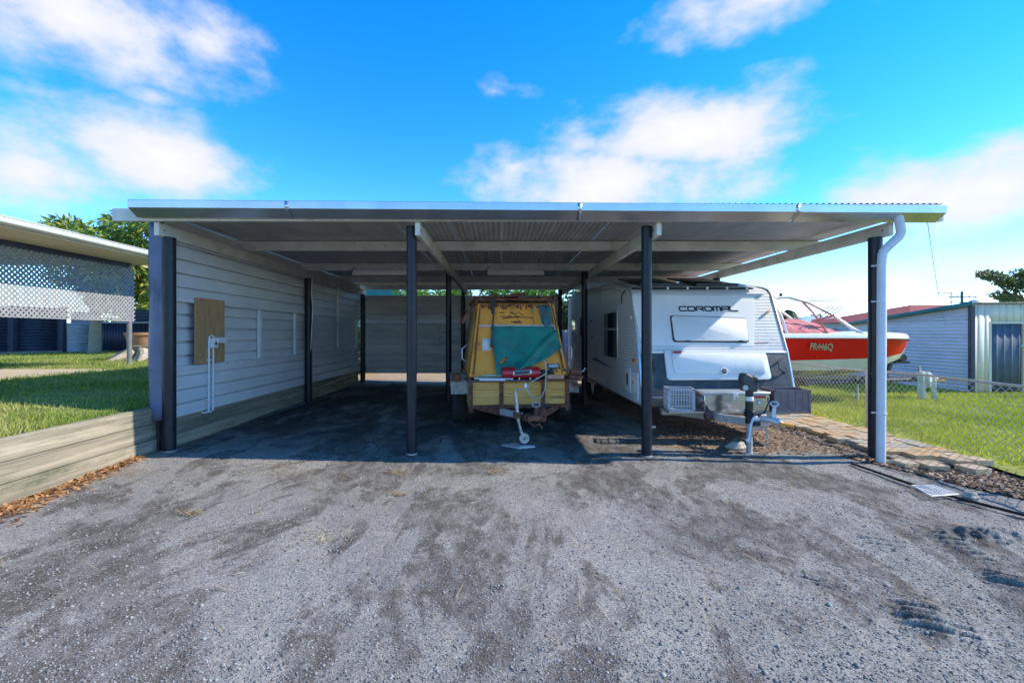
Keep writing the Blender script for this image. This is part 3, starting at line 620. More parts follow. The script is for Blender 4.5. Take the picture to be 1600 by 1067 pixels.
# poly pipe edging, wire rack, rock
m = MB(); m.tube([(*P(1330, 727, 5.6)[:2], .012), (*P(1420, 757, 4.85)[:2], .012), (*P(1500, 782, 4.4)[:2], .012), (*P(1600, 810, 4.0)[:2], .012), (5.2, 3.2, .012), (6.0, 2.2, .012), (6.9, 1.0, .012)], .014, 8); tag(m.build('poly_pipe', poly_black, loc=(4.5, 4.8, 0)), 'black poly pipe edging between the gravel and the leaf litter', 'pipe')
t = thing('wire_rack', 'small white wire rack lying flat on the leaf litter', 'rack', (4.55, 4.72, 0))
def gp_(px, py, z): Y = (EYE - z) * F / (py - CY); return Vector(P(px, py, Y))
k0, k1, k2, k3 = gp_(1424, 758, .035), gp_(1460, 757, .045), gp_(1497, 772, .03), gp_(1456, 775, .03)
m = MB(); m.tube([k0, k1, k2, k3], .006, 6, closed=True); m.build('frame', white_paint, t)
for k in range(9):
    u = (k + .5) / 9; m = MB(); m.tube([k0.lerp(k3, u), k1.lerp(k2, u)], .0035, 5); m.build('wire', white_paint, t)
m = MB(); m.tube([k0.lerp(k1, .5), k3.lerp(k2, .5)], .005, 5); m.build('wire', white_paint, t)
def rock(name, c, r_, label, seed, mat=rock_m):
    bm = bmesh.new(); bmesh.ops.create_icosphere(bm, subdivisions=3, radius=1)
    for v in bm.verts:
        k = 1 + .22 * math.sin(v.co.x * 3 + seed) * math.cos(v.co.y * 4 + seed) + .12 * math.sin(v.co.z * 7 + seed)
        v.co = Vector((v.co.x * k * r_[0], v.co.y * k * r_[1], v.co.z * k * r_[2]))
    me = bpy.data.meshes.new(name); bm.to_mesh(me); bm.free(); me.materials.append(mat); me.shade_smooth()
    o = bpy.data.objects.new(name, me); COL.objects.link(o); o.location = c; return tag(o, label, 'rock')
rock('rock', (*P(1518, 781, 4.42)[:2], .02), (.065, .05, .04), 'small pale rock beside the black poly pipe', 1)
rock('rock', (*P(1150, 699, 6.35)[:2], .03), (.13, .09, .07), 'pale wedge of rock beside the caravan jockey stand', 2.3)

# ------------------------------------------------------------------ yellow trailer
TH = R(7); TM = Matrix.Translation((.33, 7.35, 0)) @ Matrix.Rotation(TH, 4, 'Z')
def T_(): return MB(TM)
tr = thing('service_trailer', 'rusty yellow enclosed service trailer with a green tarp over its front', 'trailer', tuple(TM @ Vector((0, .9, 0))))
ZB, ZT = .90, 2.12; WBo, WTo = .80, .635; YB, YT = .06, .36; LEN = 2.5
def cf(x, z, off=0):                       # a point on the sloping front face; x in -1..1 across
    k = (z - ZB) / (ZT - ZB); nrm = Vector((0, -(ZT - ZB), (YT - YB))).normalized()
    return Vector((x * (WBo + (WTo - WBo) * k), YB + (YT - YB) * k, z)) + nrm * off
m = T_(); m.add([(-WBo, YB, ZB), (WBo, YB, ZB), (WTo, YT, ZT), (-WTo, YT, ZT), (-WBo, LEN, ZB), (WBo, LEN, ZB), (WTo, LEN - .2, ZT), (-WTo, LEN - .2, ZT)],
                [(0, 1, 2, 3), (5, 4, 7, 6), (1, 5, 6, 2), (4, 0, 3, 7), (3, 2, 6, 7), (4, 5, 1, 0)]); can = m.build('canopy', yellow, tr, bevel=.02)
for s_ in (-1, 1):                         # side doors with latches, hinge rails on the edges
    m = T_(); e = .012
    def sp_(y, z): k = (z - ZB) / (ZT - ZB); return (s_ * (WBo + (WTo - WBo) * k + e), y, z)
    m.add([sp_(.30, .96), sp_(LEN - .1, .96), sp_(LEN - .35, 2.04), sp_(.48, 2.04)], [(0, 1, 2, 3)]); m.build('side_door', yellow_side, tr, solid=.02)
    m = T_(); m.bar(cf(s_ * .985, ZB + .01, .016), cf(s_ * .985, ZT - .02, .016), .035, .03); m.build('edge_rail', yellow, tr, bevel=.004)
    m = T_(); m.tube([cf(s_ * .93, ZB + .05, .03), cf(s_ * .955, ZT - .1, .03)], .010, 8); m.build('latch_rod', rusty, tr)
    m = T_(); m.tube([(s_ * .86, .22, 1.15), (s_ * .92, .2, 1.20), (s_ * .92, .2, 1.36), (s_ * .84, .25, 1.42)], .012, 8); m.build('door_handle', steel, tr)
# upper panel ledge / hinge strip
m = T_(); m.bar(cf(-.985, 1.735, .014), cf(.985, 1.735, .014), .02, .038, up=(0, -.25, 1)); hs_ = m.build('hinge_strip', alu, tr, bevel=.003)
for x in (-.55, -.1, .35, .75): m = T_(); m.cyl(cf(x, 1.735, .02), cf(x, 1.735, .028), .008, 8); m.build('rivet', dark_steel, hs_)
# scraped rust letters on the upper panel
m = T_()
for x0, x1, z0, z1 in ((-.28, .30, 1.895, 1.875), (-.24, .05, 1.86, 1.90), (-.10, .06, 1.80, 1.82), (-.30, -.22, 1.955, 1.96), (-.12, .0, 1.965, 1.93), (.06, .12, 1.945, 1.91), (-.02, .02, 1.91, 1.85), (-.05, .08, 1.79, 1.795), (-.42, -.36, 1.95, 1.94), (.0, .07, 1.965, 1.96), (-.16, -.10, 1.88, 1.92)):
    a, b = cf(x0 / .68, z0, .0045), cf(x1 / .68, z1, .0045); m.bar(a, b, .004, random.uniform(.012, .022), up=(0, -.25, 1))
m.build('scraped_paint', rusty, tr)
m = T_(); m.add([cf(-.80, 1.33, .004), cf(-.60, 1.33, .004), cf(-.62, 1.53, .004), cf(-.82, 1.53, .004)], [(0, 1, 2, 3)]); m.build('white_patch', white_paint, tr, solid=.002)
m = T_(); m.add([cf(.62, 1.035, .005), cf(.88, 1.035, .005), cf(.88, 1.115, .005), cf(.62, 1.115, .005)], [(0, 1, 2, 3)]); pl = m.build('name_plate', black_paint, tr, solid=.006)
m = T_(); m.add([cf(.64, 1.048, .0095), cf(.86, 1.048, .0095), cf(.86, 1.102, .0095), cf(.64, 1.102, .0095)], [(0, 1, 2, 3)]); m.build('plate_face', white_paint, pl, solid=.002)
def text_part(s, body, parent, mat, at, ux, uy, height, stretch=1.0, name='lettering', off=0.0, bold=0.0):
    cu = bpy.data.curves.new('t', 'FONT'); cu.body = body; cu.size = 1; cu.align_x = 'CENTER'; cu.extrude = .0; cu.offset = bold
    ob = bpy.data.objects.new('t', cu); COL.objects.link(ob); bpy.context.view_layer.update()
    me = bpy.data.meshes.new_from_object(ob.evaluated_get(bpy.context.evaluated_depsgraph_get())); bpy.data.objects.remove(ob)
    ux = Vector(ux).normalized(); uy = Vector(uy).normalized(); nn = ux.cross(uy); o = WL[parent.name]
    for v in me.vertices: v.co = Vector(at) + ux * v.co.x * height * 1.4 * stretch + uy * v.co.y * height * 1.4 + nn * off - o
    me.materials.clear(); me.materials.append(mat); me.name = name
    ob = bpy.data.objects.new(name, me); COL.objects.link(ob); ob.parent = parent; WL[ob.name] = o; return ob
upv = TM.to_3x3() @ (cf(0, 2) - cf(0, 1)); rgt = TM.to_3x3() @ Vector((1, 0, 0))
text_part(None, 'STANLEY', pl, black_paint, TM @ cf(.75, 1.06, .012), rgt, upv, .033, 1.1, bold=.01)
# tub: front boards, frame, stakes
for k in range(3):
    m = T_(); m.bx(-.77, .77, -.02, .01, .47 + k * .122, .47 + k * .122 + .119); m.build('front_board', yellow_board, tr, bevel=.004)
for x in (-.79, -.30, .38, .78):
    m = T_(); m.bx(x - .03, x + .03, -.055, -.02, .36, .85); m.build('stake', rusty, tr, bevel=.004)
m = T_(); m.bx(-.82, .82, -.05, .03, .41, .468); m.build('bottom_rail', rusty, tr, bevel=.005)
m = T_(); m.bx(-.86, .95, -.09, .40, .842, .872); led = m.build('ledge', dark_steel, tr, bevel=.004)
m = T_(); m.bx(.3, 1.0, -.11, -.09, .845, .87); m.build('ledge_lip', rusty, led)
for s_ in (-1, 1):
    m = T_(); m.bx(s_ * .80 - .02, s_ * .80 + .02, .02, LEN, .42, .88); m.build('side_panel', yellow_side, tr, bevel=.005)
    m = T_(); m.prism([(.35, .60), (.45, .80), (.62, .88), (1.35, .88), (1.5, .80), (1.6, .60), (1.57, .60), (1.47, .77), (1.34, .845), (.63, .845), (.48, .77), (.38, .60)], lambda u, v, w_: (w_, u, v), s_ * .82, s_ * 1.10)
    m.build('mudguard', M('chipped_mudguard', (.40, .38, .34), (.55, .52, .46), 6, .7, rust=(.22, .10, .06), rscale=4, rlo=.46, rhi=.6), tr, bevel=.006)
    m = T_(); m.lathe([(.16, -.11), (.24, -.12), (.305, -.10), (.32, -.06), (.32, .06), (.305, .10), (.24, .12), (.16, .11)], (0, 0, 0), 28)
    m.v = [tuple(TM @ (Matrix.Translation((s_ * .95, .98, .33)) @ Matrix.Rotation(R(90), 4, 'Y') @ (TM.inverted() @ Vector(v)))) for v in m.v]; ty = m.build('tyre', rubber, tr)
    m = T_(); m.cyl((s_ * .95 - .09, .98, .33), (s_ * .95 + .09, .98, .33), .17, 20); m.build('rim', rusty, ty)
    for g in (-.05, 0, .05):
        m = T_(); m.tube([(s_ * .95 + g, .98 + .319 * math.cos(a / 28 * 6.283), .33 + .319 * math.sin(a / 28 * 6.283)) for a in range(28)], .006, 4, closed=True); m.build('tread_groove', black_paint, ty)
    m = T_(); m.bx(s_ * 1.0 - .07, s_ * 1.0 + .07, .20, .30, .82, .94); m.build('corner_bracket', rusty, tr, bevel=.02)
m = T_(); m.cyl((-.95, .98, .33), (.95, .98, .33), .035, 12); m.build('axle', rusty, tr)
m = T_(); m.bx(-.78, .78, .04, LEN - .05, .43, .50); m.build('floor', dark_steel, tr)
# drawbar
for s_, mm in ((-1, rusty), (1, rusty)):
    m = T_(); m.bar((s_ * .66, .05, .42), (s_ * .07 + .02, -.95, .42), .05, .085); m.build('drawbar', mm, tr, bevel=.006)
m = T_(); m.bar((-.36, -.46, .438), (-.12, -.86, .438), .056, .09); m.build('galvanised_sleeve', plate_m, tr, bevel=.004)
m = T_(); m.bx(-.06, .10, -1.10, -.86, .40, .47); cpl = m.build('coupling', rusty, tr, bevel=.012)
m = T_(); m.tube([(.06, -1.02, .47), (.06, -1.03, .55), (.08, -1.03, .60)], .03, 10); m.build('coupling_lever', rusty, cpl)
m = T_(); m.tube([(.06 + .055 * math.cos(a), -1.03 + .02 * math.sin(a), .62 + .03 * math.sin(a)) for a in [i / 12 * 6.283 for i in range(12)]], .010, 6, closed=True); m.build('coupling_ring', steel, cpl)
m = T_(); m.bx(.10, .22, -.98, -.80, .36, .56); m.build('coupling_bracket', rusty, cpl, bevel=.02)
m = T_(); m.tube([(.0, -1.05, .47), (-.06, -1.07, .40), (.02, -1.08, .33), (.1, -1.06, .36), (.15, -1.0, .28)], .014, 6); m.build('safety_chain', rusty, cpl)
# jockey wheel
jx, jy = -.19, -.92
m = T_(); m.cyl((jx - .03, jy, .78), (jx + .02, jy, .36), .028, 14); jk = m.build('jockey_tube', steel, tr)
m = T_(); m.cyl((jx + .02, jy, .38), (jx + .055, jy, .20), .021, 12); m.build('jockey_shaft', steel, jk)
m = T_(); m.tube([(jx - .03, jy, .78), (jx - .03, jy, .81), (jx + .11, jy - .03, .825), (jx + .115, jy - .03, .86)], .009, 8); m.build('jockey_handle', steel, jk)
m = T_(); m.cyl((jx + .115, jy - .03, .85), (jx + .115, jy - .03, .91), .02, 10); m.build('handle_knob', white_paint, jk)
m = T_(); m.bx(jx - .05, jx + .05, jy - .045, jy + .06, .42, .50); m.build('jockey_clamp', rusty, jk, bevel=.01)
m = T_()
for g in (-.03, .03): m.bar((jx + .05, jy + g, .24), (jx + .10, jy + g, .135), .008, .035)
m.build('wheel_fork', steel, jk)
m = T_(); m.tube([(jx + .10 + .088 * math.cos(a / 24 * 6.283), jy, .132 + .088 * math.sin(a / 24 * 6.283)) for a in range(24)], .021, 10, closed=True); wl = m.build('jockey_wheel', rubber, jk)
m = T_(); m.cyl((jx + .10, jy - .018, .132), (jx + .10, jy + .018, .132), .072, 22); m.build('wheel_disc', steel, wl)
m = T_(); m.cyl((jx + .10, jy - .045, .132), (jx + .10, jy + .045, .132), .014, 10); m.build('axle_bolt', dark_steel, wl)
# roof rack
for k, (y, zz_) in enumerate(((.40, 2.19), (1.1, 2.19), (1.9, 2.19))):
    m = T_(); m.bar((-.70, y, zz_), (.70, y, zz_), .035, .035); m.build('rack_bar', rusty, tr, bevel=.004)
    for s_ in (-1, 1): m = T_(); m.bar((s_ * .66, y, 2.10), (s_ * .68, y, 2.2), .03, .03); m.build('rack_foot', rusty, tr)
for s_ in (-1, 1): m = T_(); m.bar((s_ * .68, .36, 2.215), (s_ * .68, 2.2, 2.215), .03, .03); m.build('rack_rail', rusty, tr)
for k, (x, y, z) in enumerate(((-.45, .5, 2.225), (-.3, .8, 2.23), (.05, .45, 2.265), (.3, .9, 2.225), (.55, .6, 2.225))):
    m = T_(); a = random.uniform(-.4, .4); m.bar((x - .14 * math.cos(a), y - .14 * math.sin(a), z), (x + .14 * math.cos(a), y + .14 * math.sin(a), z + .03), .07, .045); m.build('rack_bracket', rusty, tr, bevel=.008)
m = T_(); m.bar((-.88, .30, 1.80), (-.55, .42, 2.36), .05, .012); m.build('ladder_arm', rusty, tr, bevel=.003)
m = T_(); m.bar((-.93, .26, 1.78), (-.80, .32, 1.98), .07, .05); m.build('ladder_bracket', rusty, tr, bevel=.01)
m = T_(); m.bar((.60, .42, 2.10), (.72, .40, 1.80), .035, .02); m.build('ladder_arm', rusty, tr, bevel=.003)
tr_objs = tr
def gear(name, label, cat, at): return thing(name, label, cat, tuple(TM @ Vector(at)))
# things lying on the rack
for a, b, ww, hh, mm, lab in (((-.1, .3, 2.245), (.2, 1.9, 2.245), .24, .03, rusty, 'rusty plank lying on the trailer roof rack'), ((.42, .3, 2.25), (.62, 2.0, 2.25), .06, .03, timber_grey, 'pale timber batten on the right of the trailer roof rack')):
    m = T_(); m.bar(a, b, ww, hh); tag(m.build('plank', mm, loc=tuple(TM @ Vector(a)), bevel=.004), lab, 'plank')
t = gear('pinch_bar', 'long dark steel bar hooked over the trailer front, hanging down', 'steel bar', (-.42, .2, 1.4))
m = T_(); m.tube([cf(-.58, 2.16, .07), cf(-.60, 1.75, .05), cf(-.60, 1.40, .05)], .014, 8); m.build('bar', dark_steel, t)
m = T_(); m.tube([cf(-.58, 2.16, .07), cf(-.60, 2.19, .05), cf(-.70, 2.18, .03)], .016, 8); m.build('hook', dark_steel, t)
m = T_(); m.cyl(cf(-.60, 1.40, .035), cf(-.60, 1.40, .07), .026, 12); m.build('end_eye', rusty, t)
m = T_(); m.bar(cf(-.66, 2.15, .02), cf(-.62, 1.93, .02), .02, .05); tag(m.build('steel_bracket', dark_steel, loc=tuple(TM @ Vector((-.42, .2, 1.9)))), 'short dark steel bracket at the upper left of the trailer front', 'bracket')
# hose coil
t = gear('hose', 'coiled blue green hose hung on the upper right of the trailer front', 'hose', (.45, .3, 1.8))
for k in range(6):
    ox = (k - 2.5) * .026; m = T_(); pts = []
    for i in range(22):
        a = i / 22 * 6.283; pts.append(cf((.50 + ox * (1 + .3 * math.sin(a)) + .022 * math.cos(a)) / .68, 1.915 - .012 * (k % 3) + (.165 + .02 * math.sin(k * 2.3)) * math.sin(a), .03 + .03 * math.cos(a) + .006 * (k % 3)))
    m.tube(pts, .0105, 6, closed=True); m.build('hose_loop', hose_m, t)
m = T_(); m.tube([cf(.80, 1.85, .03), cf(.84, 1.72, .035), cf(.80, 1.5, .03), cf(.79, 1.42, .03)], .008, 6); m.build('hose_end', hose_m, t)
m = T_(); m.cyl(cf(.78, 2.05, 0), cf(.78, 2.05, .09), .012, 8); m.build('hook', rusty, t)
m = T_(); m.tube([cf(.42, 1.99, .03), cf(.42, 1.74, .03)], .007, 6); m.cyl(cf(.42, 1.99, .02), cf(.42, 1.99, .045), .03, 10); tag(m.build('green_rod', M('green_rod_paint', (.12, .24, .10), (.2, .34, .16), 9, .6), loc=tuple(TM @ Vector((.3, .3, 1.74)))), 'thin green rod standing up beside the hose coil on the trailer', 'rod')
for pts_, lab in (([cf(.90, 2.12, .03), cf(.93, 1.8, .035), cf(.90, 1.5, .03), cf(.97, 1.25, .04)], 'frayed pale rope hanging down the right edge of the trailer front'),):
    m = T_(); m.tube(pts_, .009, 6); tag(m.build('rope', straw_rope, loc=tuple(TM @ Vector((.6, .2, 1.3)))), lab, 'rope')
m = T_()
for k in range(26):
    x = -.95 + 1.9 * k / 25; L_ = random.uniform(.02, .11); a = cf(x, 2.105, .0035); b = cf(x + random.uniform(-.01, .01), 2.105 - L_, .0035); m.bar(a, b, random.uniform(.02, .06), .003, up=(0, -1, .25))
m.build('rust_fringe', rusty, tr)
# tarp
def tarp_pt(u, v):
    top = (-.64 + 1.58 * u, 1.725); bot = (-.46 + 1.43 * u, .90 + .18 * u ** .8 + .27 * u ** 2.2)
    x = top[0] * (1 - v) + bot[0] * v; z = top[1] * (1 - v) + bot[1] * v
    fold = .035 * v * (math.sin(u * 7 + v * 3) ** 2) + .05 * v * math.exp(-((u - .42 - .9 * (.9 - v)) / .10) ** 2) + .03 * math.exp(-((u + v * .9 - 1.25) / .07) ** 2) + .02 * math.exp(-((u + v * .7 - .95) / .05) ** 2) * v
    return cf(x, z, .022 + fold + .07 * v * v)
m = T_(); m.grid(tarp_pt, 46, 34)
hole = [i for i, f in enumerate(m.f) if 3 <= i % 46 <= 7 and 22 <= i // 46 <= 26 and abs((i % 46 - 5) * .75 + (i // 46 - 24)) < 1.2]
m.f = [f for i, f in enumerate(m.f) if i not in hole]
tag(m.build('tarp', tarp, loc=tuple(TM @ Vector((0, 0, .9))), solid=.004), 'torn green tarpaulin hanging across the front of the yellow trailer', 'tarp')
# red tank and bits on the ledge
t = gear('air_tank', 'red cylindrical air tank half under the green tarp on the trailer', 'tank', (.1, -.02, .875))
m = T_(); m.tube([(-.30, .0, .975), (-.285, .0, .975), (-.26, 0, .975), (.30, 0, .975), (.325, 0, .975), (.335, 0, .975)], [.05, .085, .095, .095, .085, .05], 26); m.build('tank', red_tank, t)
m = T_(); m.grid(lambda u, v: (-.12 + .30 * u, -.0985 * math.cos((v - .35) * .9), .975 + .0985 * math.sin((v - .35) * .9) + .02 * u - .012), 8, 5); lg = m.build('badge', alu, t, solid=.003)
text_part(None, 'RIDGE AIR', lg, black_paint, TM @ Vector((.03, -.104, .985)), rgt, TM.to_3x3() @ Vector((-.05, 0, 1)), .026) if False else None
m = T_(); m.grid(lambda u, v: (-.10 + .25 * u, -.1005 * math.cos((v * .5 - .12) * .9), .975 + .1005 * math.sin((v * .5 - .12) * .9) + .02 * u - .010), 8, 3); m.build('badge_face', dark_steel, lg, solid=.003)
for x in (-.2, -.02, .16, .26): m = T_(); m.cyl((x, -.085, .872), (x, -.085, .905), .013, 10); m.build('foot_bolt', alu, t)
m = T_(); m.cyl((.335, 0, .975), (.43, 0, .975), .05, 14); m.build('pump_head', black_paint, t)
t = gear('ratchet_strap', 'tangle of orange and black ratchet straps on the right of the trailer ledge', 'strap', (.6, -.02, .93))
random.seed(3)
for k in range(12):
    x, y, z = random.uniform(.42, .74), random.uniform(-.07, .05), random.uniform(.955, 1.02); a = random.uniform(0, 3.1); m = T_()
    m.bar((x - .06 * math.cos(a), y, z - .035 * math.sin(a)), (x + .06 * math.cos(a), y + .02, z + .035 * math.sin(a)), .045, .008, up=(0, -1, .3)); m.build('strap_fold', orange_m if k % 2 else black_paint, t, bevel=.003)
m = T_(); m.bx(.44, .72, -.07, .06, .874, .945); tag(m.build('timber_block', brick_block, loc=tuple(TM @ Vector((.58, 0, .874))), bevel=.006), 'pinkish timber block on the right end of the trailer ledge', 'block')
for a, b, lab in (((-.74, -.06, .90), (-.12, -.10, .885), 'grey pipe lying along the left of the trailer ledge'), ((-.66, -.10, .885), (-.25, -.105, .878), 'short pale pipe in front of the longer grey pipe on the ledge')):
    m = T_(); m.cyl(a, b, .024 if 'grey' in lab else .02, 12); tag(m.build('pipe', pvc_pipe if 'short' in lab else steel, loc=tuple(TM @ Vector(a))), lab, 'pipe')
m = T_(); m.cyl((-.62, -.0, .935), (-.30, -.02, .935), .012, 8); tag(m.build('mint_tube', M('mint_plastic', (.25, .55, .42), (.32, .62, .5), 9, .5), loc=tuple(TM @ Vector((-.5, 0, .92)))), 'thin mint green tube on the trailer ledge left of the tarp', 'tube')
pts = [(.40, .0, 1.18), (.42, -.06, 1.10), (.41, -.10, 1.0), (.40, -.13, .88), (.39, -.135, .72), (.33, -.14, .60), (.22, -.14, .57), (.13, -.14, .63), (.10, -.14, .72), (.17, -.13, .84), (.30, -.12, .91), (.42, -.09, .97)]
m = T_(); m.tube(pts, .0095, 8); tag(m.build('cable', M('grey_green_cable', (.40, .44, .38), (.5, .54, .48), 9, .5), loc=tuple(TM @ Vector((.3, -.1, .57)))), 'pale grey cable looping down over the front boards of the trailer', 'cable')
t = gear('rusty_winch', 'lump of rusty winch gear at the right end of the trailer ledge', 'winch', (.92, -.02, .87))
m = T_(); m.bx(.80, 1.04, -.1, .1, .875, .93); m.build('base', rusty, t, bevel=.01)
m = T_(); m.cyl((.84, 0, .97), (.99, 0, .97), .06, 14); m.build('drum', rusty, t)
m = T_(); m.tube([(.99, 0, .97), (1.06, -.03, 1.0), (1.08, -.05, 1.05)], .013, 8); m.build('handle', steel, t)
m = MB(); c = Vector((*P(808, 702, 6.36)[:2], .045)); m.add([c + Vector((-.22, .06, 0)), c + Vector((.02, -.10, 0)), c + Vector((.25, -.01, 0)), c + Vector((-.02, .17, 0)), c + Vector((-.22, .06, -.02)), c + Vector((.02, -.10, -.025)), c + Vector((.25, -.01, -.025)), c + Vector((-.02, .17, -.02))], [(0, 1, 2, 3), (7, 6, 5, 4), (0, 4, 5, 1), (1, 5, 6, 2), (2, 6, 7, 3), (3, 7, 4, 0)])
tag(m.build('steel_plate', plate_m, loc=tuple(c)), 'pale metal plate on the ground under the yellow trailer jockey wheel', 'plate')

# ------------------------------------------------------------------ caravan
CXL, CXR = 2.24, 4.68
cv = thing('caravan', 'white ribbed caravan with grey checker plate front parked under the carport', 'caravan', (3.46, 11, 0))
PF = [(7.17, .44), (7.15, .60), (7.37, 1.31), (7.80, 2.27), (7.90, 2.36), (8.05, 2.41), (9.05, 2.60), (11.5, 2.71), (14.4, 2.75), (14.75, 2.68), (14.85, 2.45), (14.9, 1.2), (14.85, .55), (14.5, .44)]
def fy(z):
    for (y0, z0), (y1, z1) in zip(PF[1:4], PF[2:5]):
        if z <= z1: return y0 + (y1 - y0) * (z - z0) / (z1 - z0)
    return PF[3][0]
def cvf(x, z, off=0):
    a = .02; d = Vector((0, fy(z + a) - fy(z - a), 2 * a)).normalized(); nrm = Vector((0, -d.z, d.y)); return Vector((x, fy(z), z)) + nrm * off
m = MB(); m.prism(PF, lambda u, v, t: (t, u, v), CXL, CXR); m.build('body', caravan_white, cv, bevel=.07, seg=4)
for X, dx in ((CXL, -.006), (CXR, .006)):
    m = MB(); m.tube([(X - dx * 3, y + (.014 if i < 2 else .006), z + .0) for i, (y, z) in enumerate(PF[:9])], .022, 8); m.build('corner_moulding', alu, cv)
# roof skin and solar panels
m = MB(); m.add([(CXL + .12, 8.06, 2.43), (CXR - .12, 8.06, 2.43), (CXR - .12, 9.05, 2.617), (CXL + .12, 9.05, 2.617), (CXR - .12, 14.3, 2.766), (CXL + .12, 14.3, 2.766)], [(0, 1, 2, 3), (3, 2, 4, 5)]); rf = m.build('roof_skin', caravan_roof, cv, solid=.01)
for x0, x1, y0, y1 in ((2.50, 3.30, 8.1, 9.6), (3.50, 4.25, 8.1, 9.5)):
    m = MB(); zf = 2.475; m.add([(x0, y0, zf), (x1, y0, zf), (x1, y1, zf + .28), (x0, y1, zf + .28)], [(0, 1, 2, 3)]); sp2 = m.build('solar_panel', solar_m, cv, solid=.03)
    m = MB(); m.bar((x0, y0 - .005, zf), (x1, y0 - .005, zf), .03, .05); m.build('panel_frame', black_paint, sp2)
m = MB(); m.tube([(CXL + .05, 7.86, 2.385), (CXR - .3, 7.86, 2.385)], .016, 6); m.build('roof_rail', black_paint, cv)
for k in range(6): m = MB(); m.bx(2.55 + k * .34, 2.58 + k * .34, 7.83, 7.87, 2.37, 2.41); m.build('rail_clip', white_paint, cv)
# front panels
def panel(name, quad, off, th, mat, parent, r_=.08, n=6):
    """rounded quad on the front face: quad of (x,z) counter-clockwise"""
    pts = []; k = len(quad)
    for i in range(k):
        p, a, b = Vector(quad[i]), Vector(quad[i - 1]), Vector(quad[(i + 1) % k]); da, db = (a - p).normalized() * r_, (b - p).normalized() * r_
        for j in range(n + 1):
            t = j / n; pts.append((p + da) * (1 - t) ** 2 + p * 2 * t * (1 - t) + (p + db) * t * t)
    m = MB(); K = len(pts); c = sum(pts, Vector((0, 0))) / K
    m.add([cvf(p.x, p.y, off) for p in pts] + [cvf(p.x, p.y, off + th * .8) for p in pts] + [cvf(c.x + (p.x - c.x) * .985, c.y + (p.y - c.y) * .97, off + th) for p in pts],
          [tuple(range(K))[::-1], tuple(range(2 * K, 3 * K))] + [(i, (i + 1) % K, (i + 1) % K + K, i + K) for i in range(K)] + [(i + K, (i + 1) % K + K, (i + 1) % K + 2 * K, i + 2 * K) for i in range(K)])
    return m.build(name, mat, parent)
def FX(px, py):                              # photo pixel on the caravan front -> (x,z) of the face
    z = 1.2
    for _ in range(12): z = EYE - (py - CY) / F * fy(z)
    return ((px - CX) / F * fy(z), z)
panel('checker_plate', [(CXL + .04, .62), (CXR - .04, .62), (CXR - .05, 1.285), (CXL + .05, 1.285)], .004, .008, checker, cv, .02)
panel('lower_skirt', [(CXL + .05, .46), (CXR - .05, .46), (CXR - .05, .60), (CXL + .05, .60)], .01, .012, checker, cv, .02)
m = MB(); m.bar(cvf(CXL + .04, 1.30, .012), cvf(CXR - .04, 1.30, .012), .02, .03); m.build('belt_moulding', alu, cv, bevel=.004)
panel('smooth_front', [FX(1003, 541), FX(1178, 541), FX(1178, 462), FX(985, 462)], .002, .006, caravan_smooth, cv, .02)
bt = panel('boot_hatch', [FX(1041, 595), FX(1203, 594), FX(1194, 552), FX(1036, 549)][::1], .02, .045, caravan_smooth, cv, .07)
panel('hatch_recess', [FX(1052, 586), FX(1195, 585), FX(1186, 556), FX(1046, 554)], .065, .022, caravan_smooth, bt, .05)
lk = FX(1127, 582); m = MB(); m.cyl(cvf(*lk, .085), cvf(*lk, .10), .055, 20); m.build('lock_surround', white_paint, bt)
m = MB(); m.cyl(cvf(*lk, .09), cvf(*lk, .106), .04, 18); lo_ = m.build('lock_well', black_paint, bt)
m = MB(); m.bar(cvf(lk[0] - .03, lk[1], .11), cvf(lk[0] + .03, lk[1], .11), .012, .014); m.build('lock_handle', steel, bt)
wc = panel('window_cover', [FX(1053, 533), FX(1168, 534), FX(1164, 499), FX(1048, 495)], .012, .035, caravan_smooth, cv, .05)
panel('cover_gasket', [FX(1051, 535), FX(1170, 536), FX(1166, 497), FX(1046, 493)], .006, .012, dark_steel, wc, .05)
for px in (1074, 1156): h_ = FX(px, 534); m = MB(); m.bar(cvf(h_[0] - .03, h_[1] - .005, .04), cvf(h_[0] + .03, h_[1] - .005, .04), .03, .02); m.build('cover_catch', black_paint, wc)
# COROMAL
LET = {'C': [[(1, 1), (.16, 1), (.04, .9), (0, .7), (0, .3), (.04, .1), (.16, 0), (1, 0)]], 'O': [[(.16, 1), (.84, 1), (.96, .9), (1, .7), (1, .3), (.96, .1), (.84, 0), (.16, 0), (.04, .1), (0, .3), (0, .7), (.04, .9), (.16, 1)]],
       'R': [[(.0, 0), (0, .7), (.04, .9), (.16, 1), (.86, 1), (.97, .92), (.97, .55), (.86, .45), (.3, .45)], [(.6, .45), (1, 0)]], 'M': [[(0, 0), (0, .7), (.04, .9), (.14, 1), (.88, 1), (.98, .88), (1, .7), (1, 0)], [(.5, 1), (.5, 0)]],
       'A': [[(0, 0), (0, .7), (.06, .9), (.2, 1), (1, 1), (1, 0)], [(0, .42), (1, .42)]], 'L': [[(0, 1), (0, .3), (.05, .1), (.16, 0), (1.0, 0)]]}
a0, a1 = FX(1061, 486), FX(1154, 487); lw = (a1[0] - a0[0]) / 7; lh = FX(1061, 479.5)[1] - a0[1]
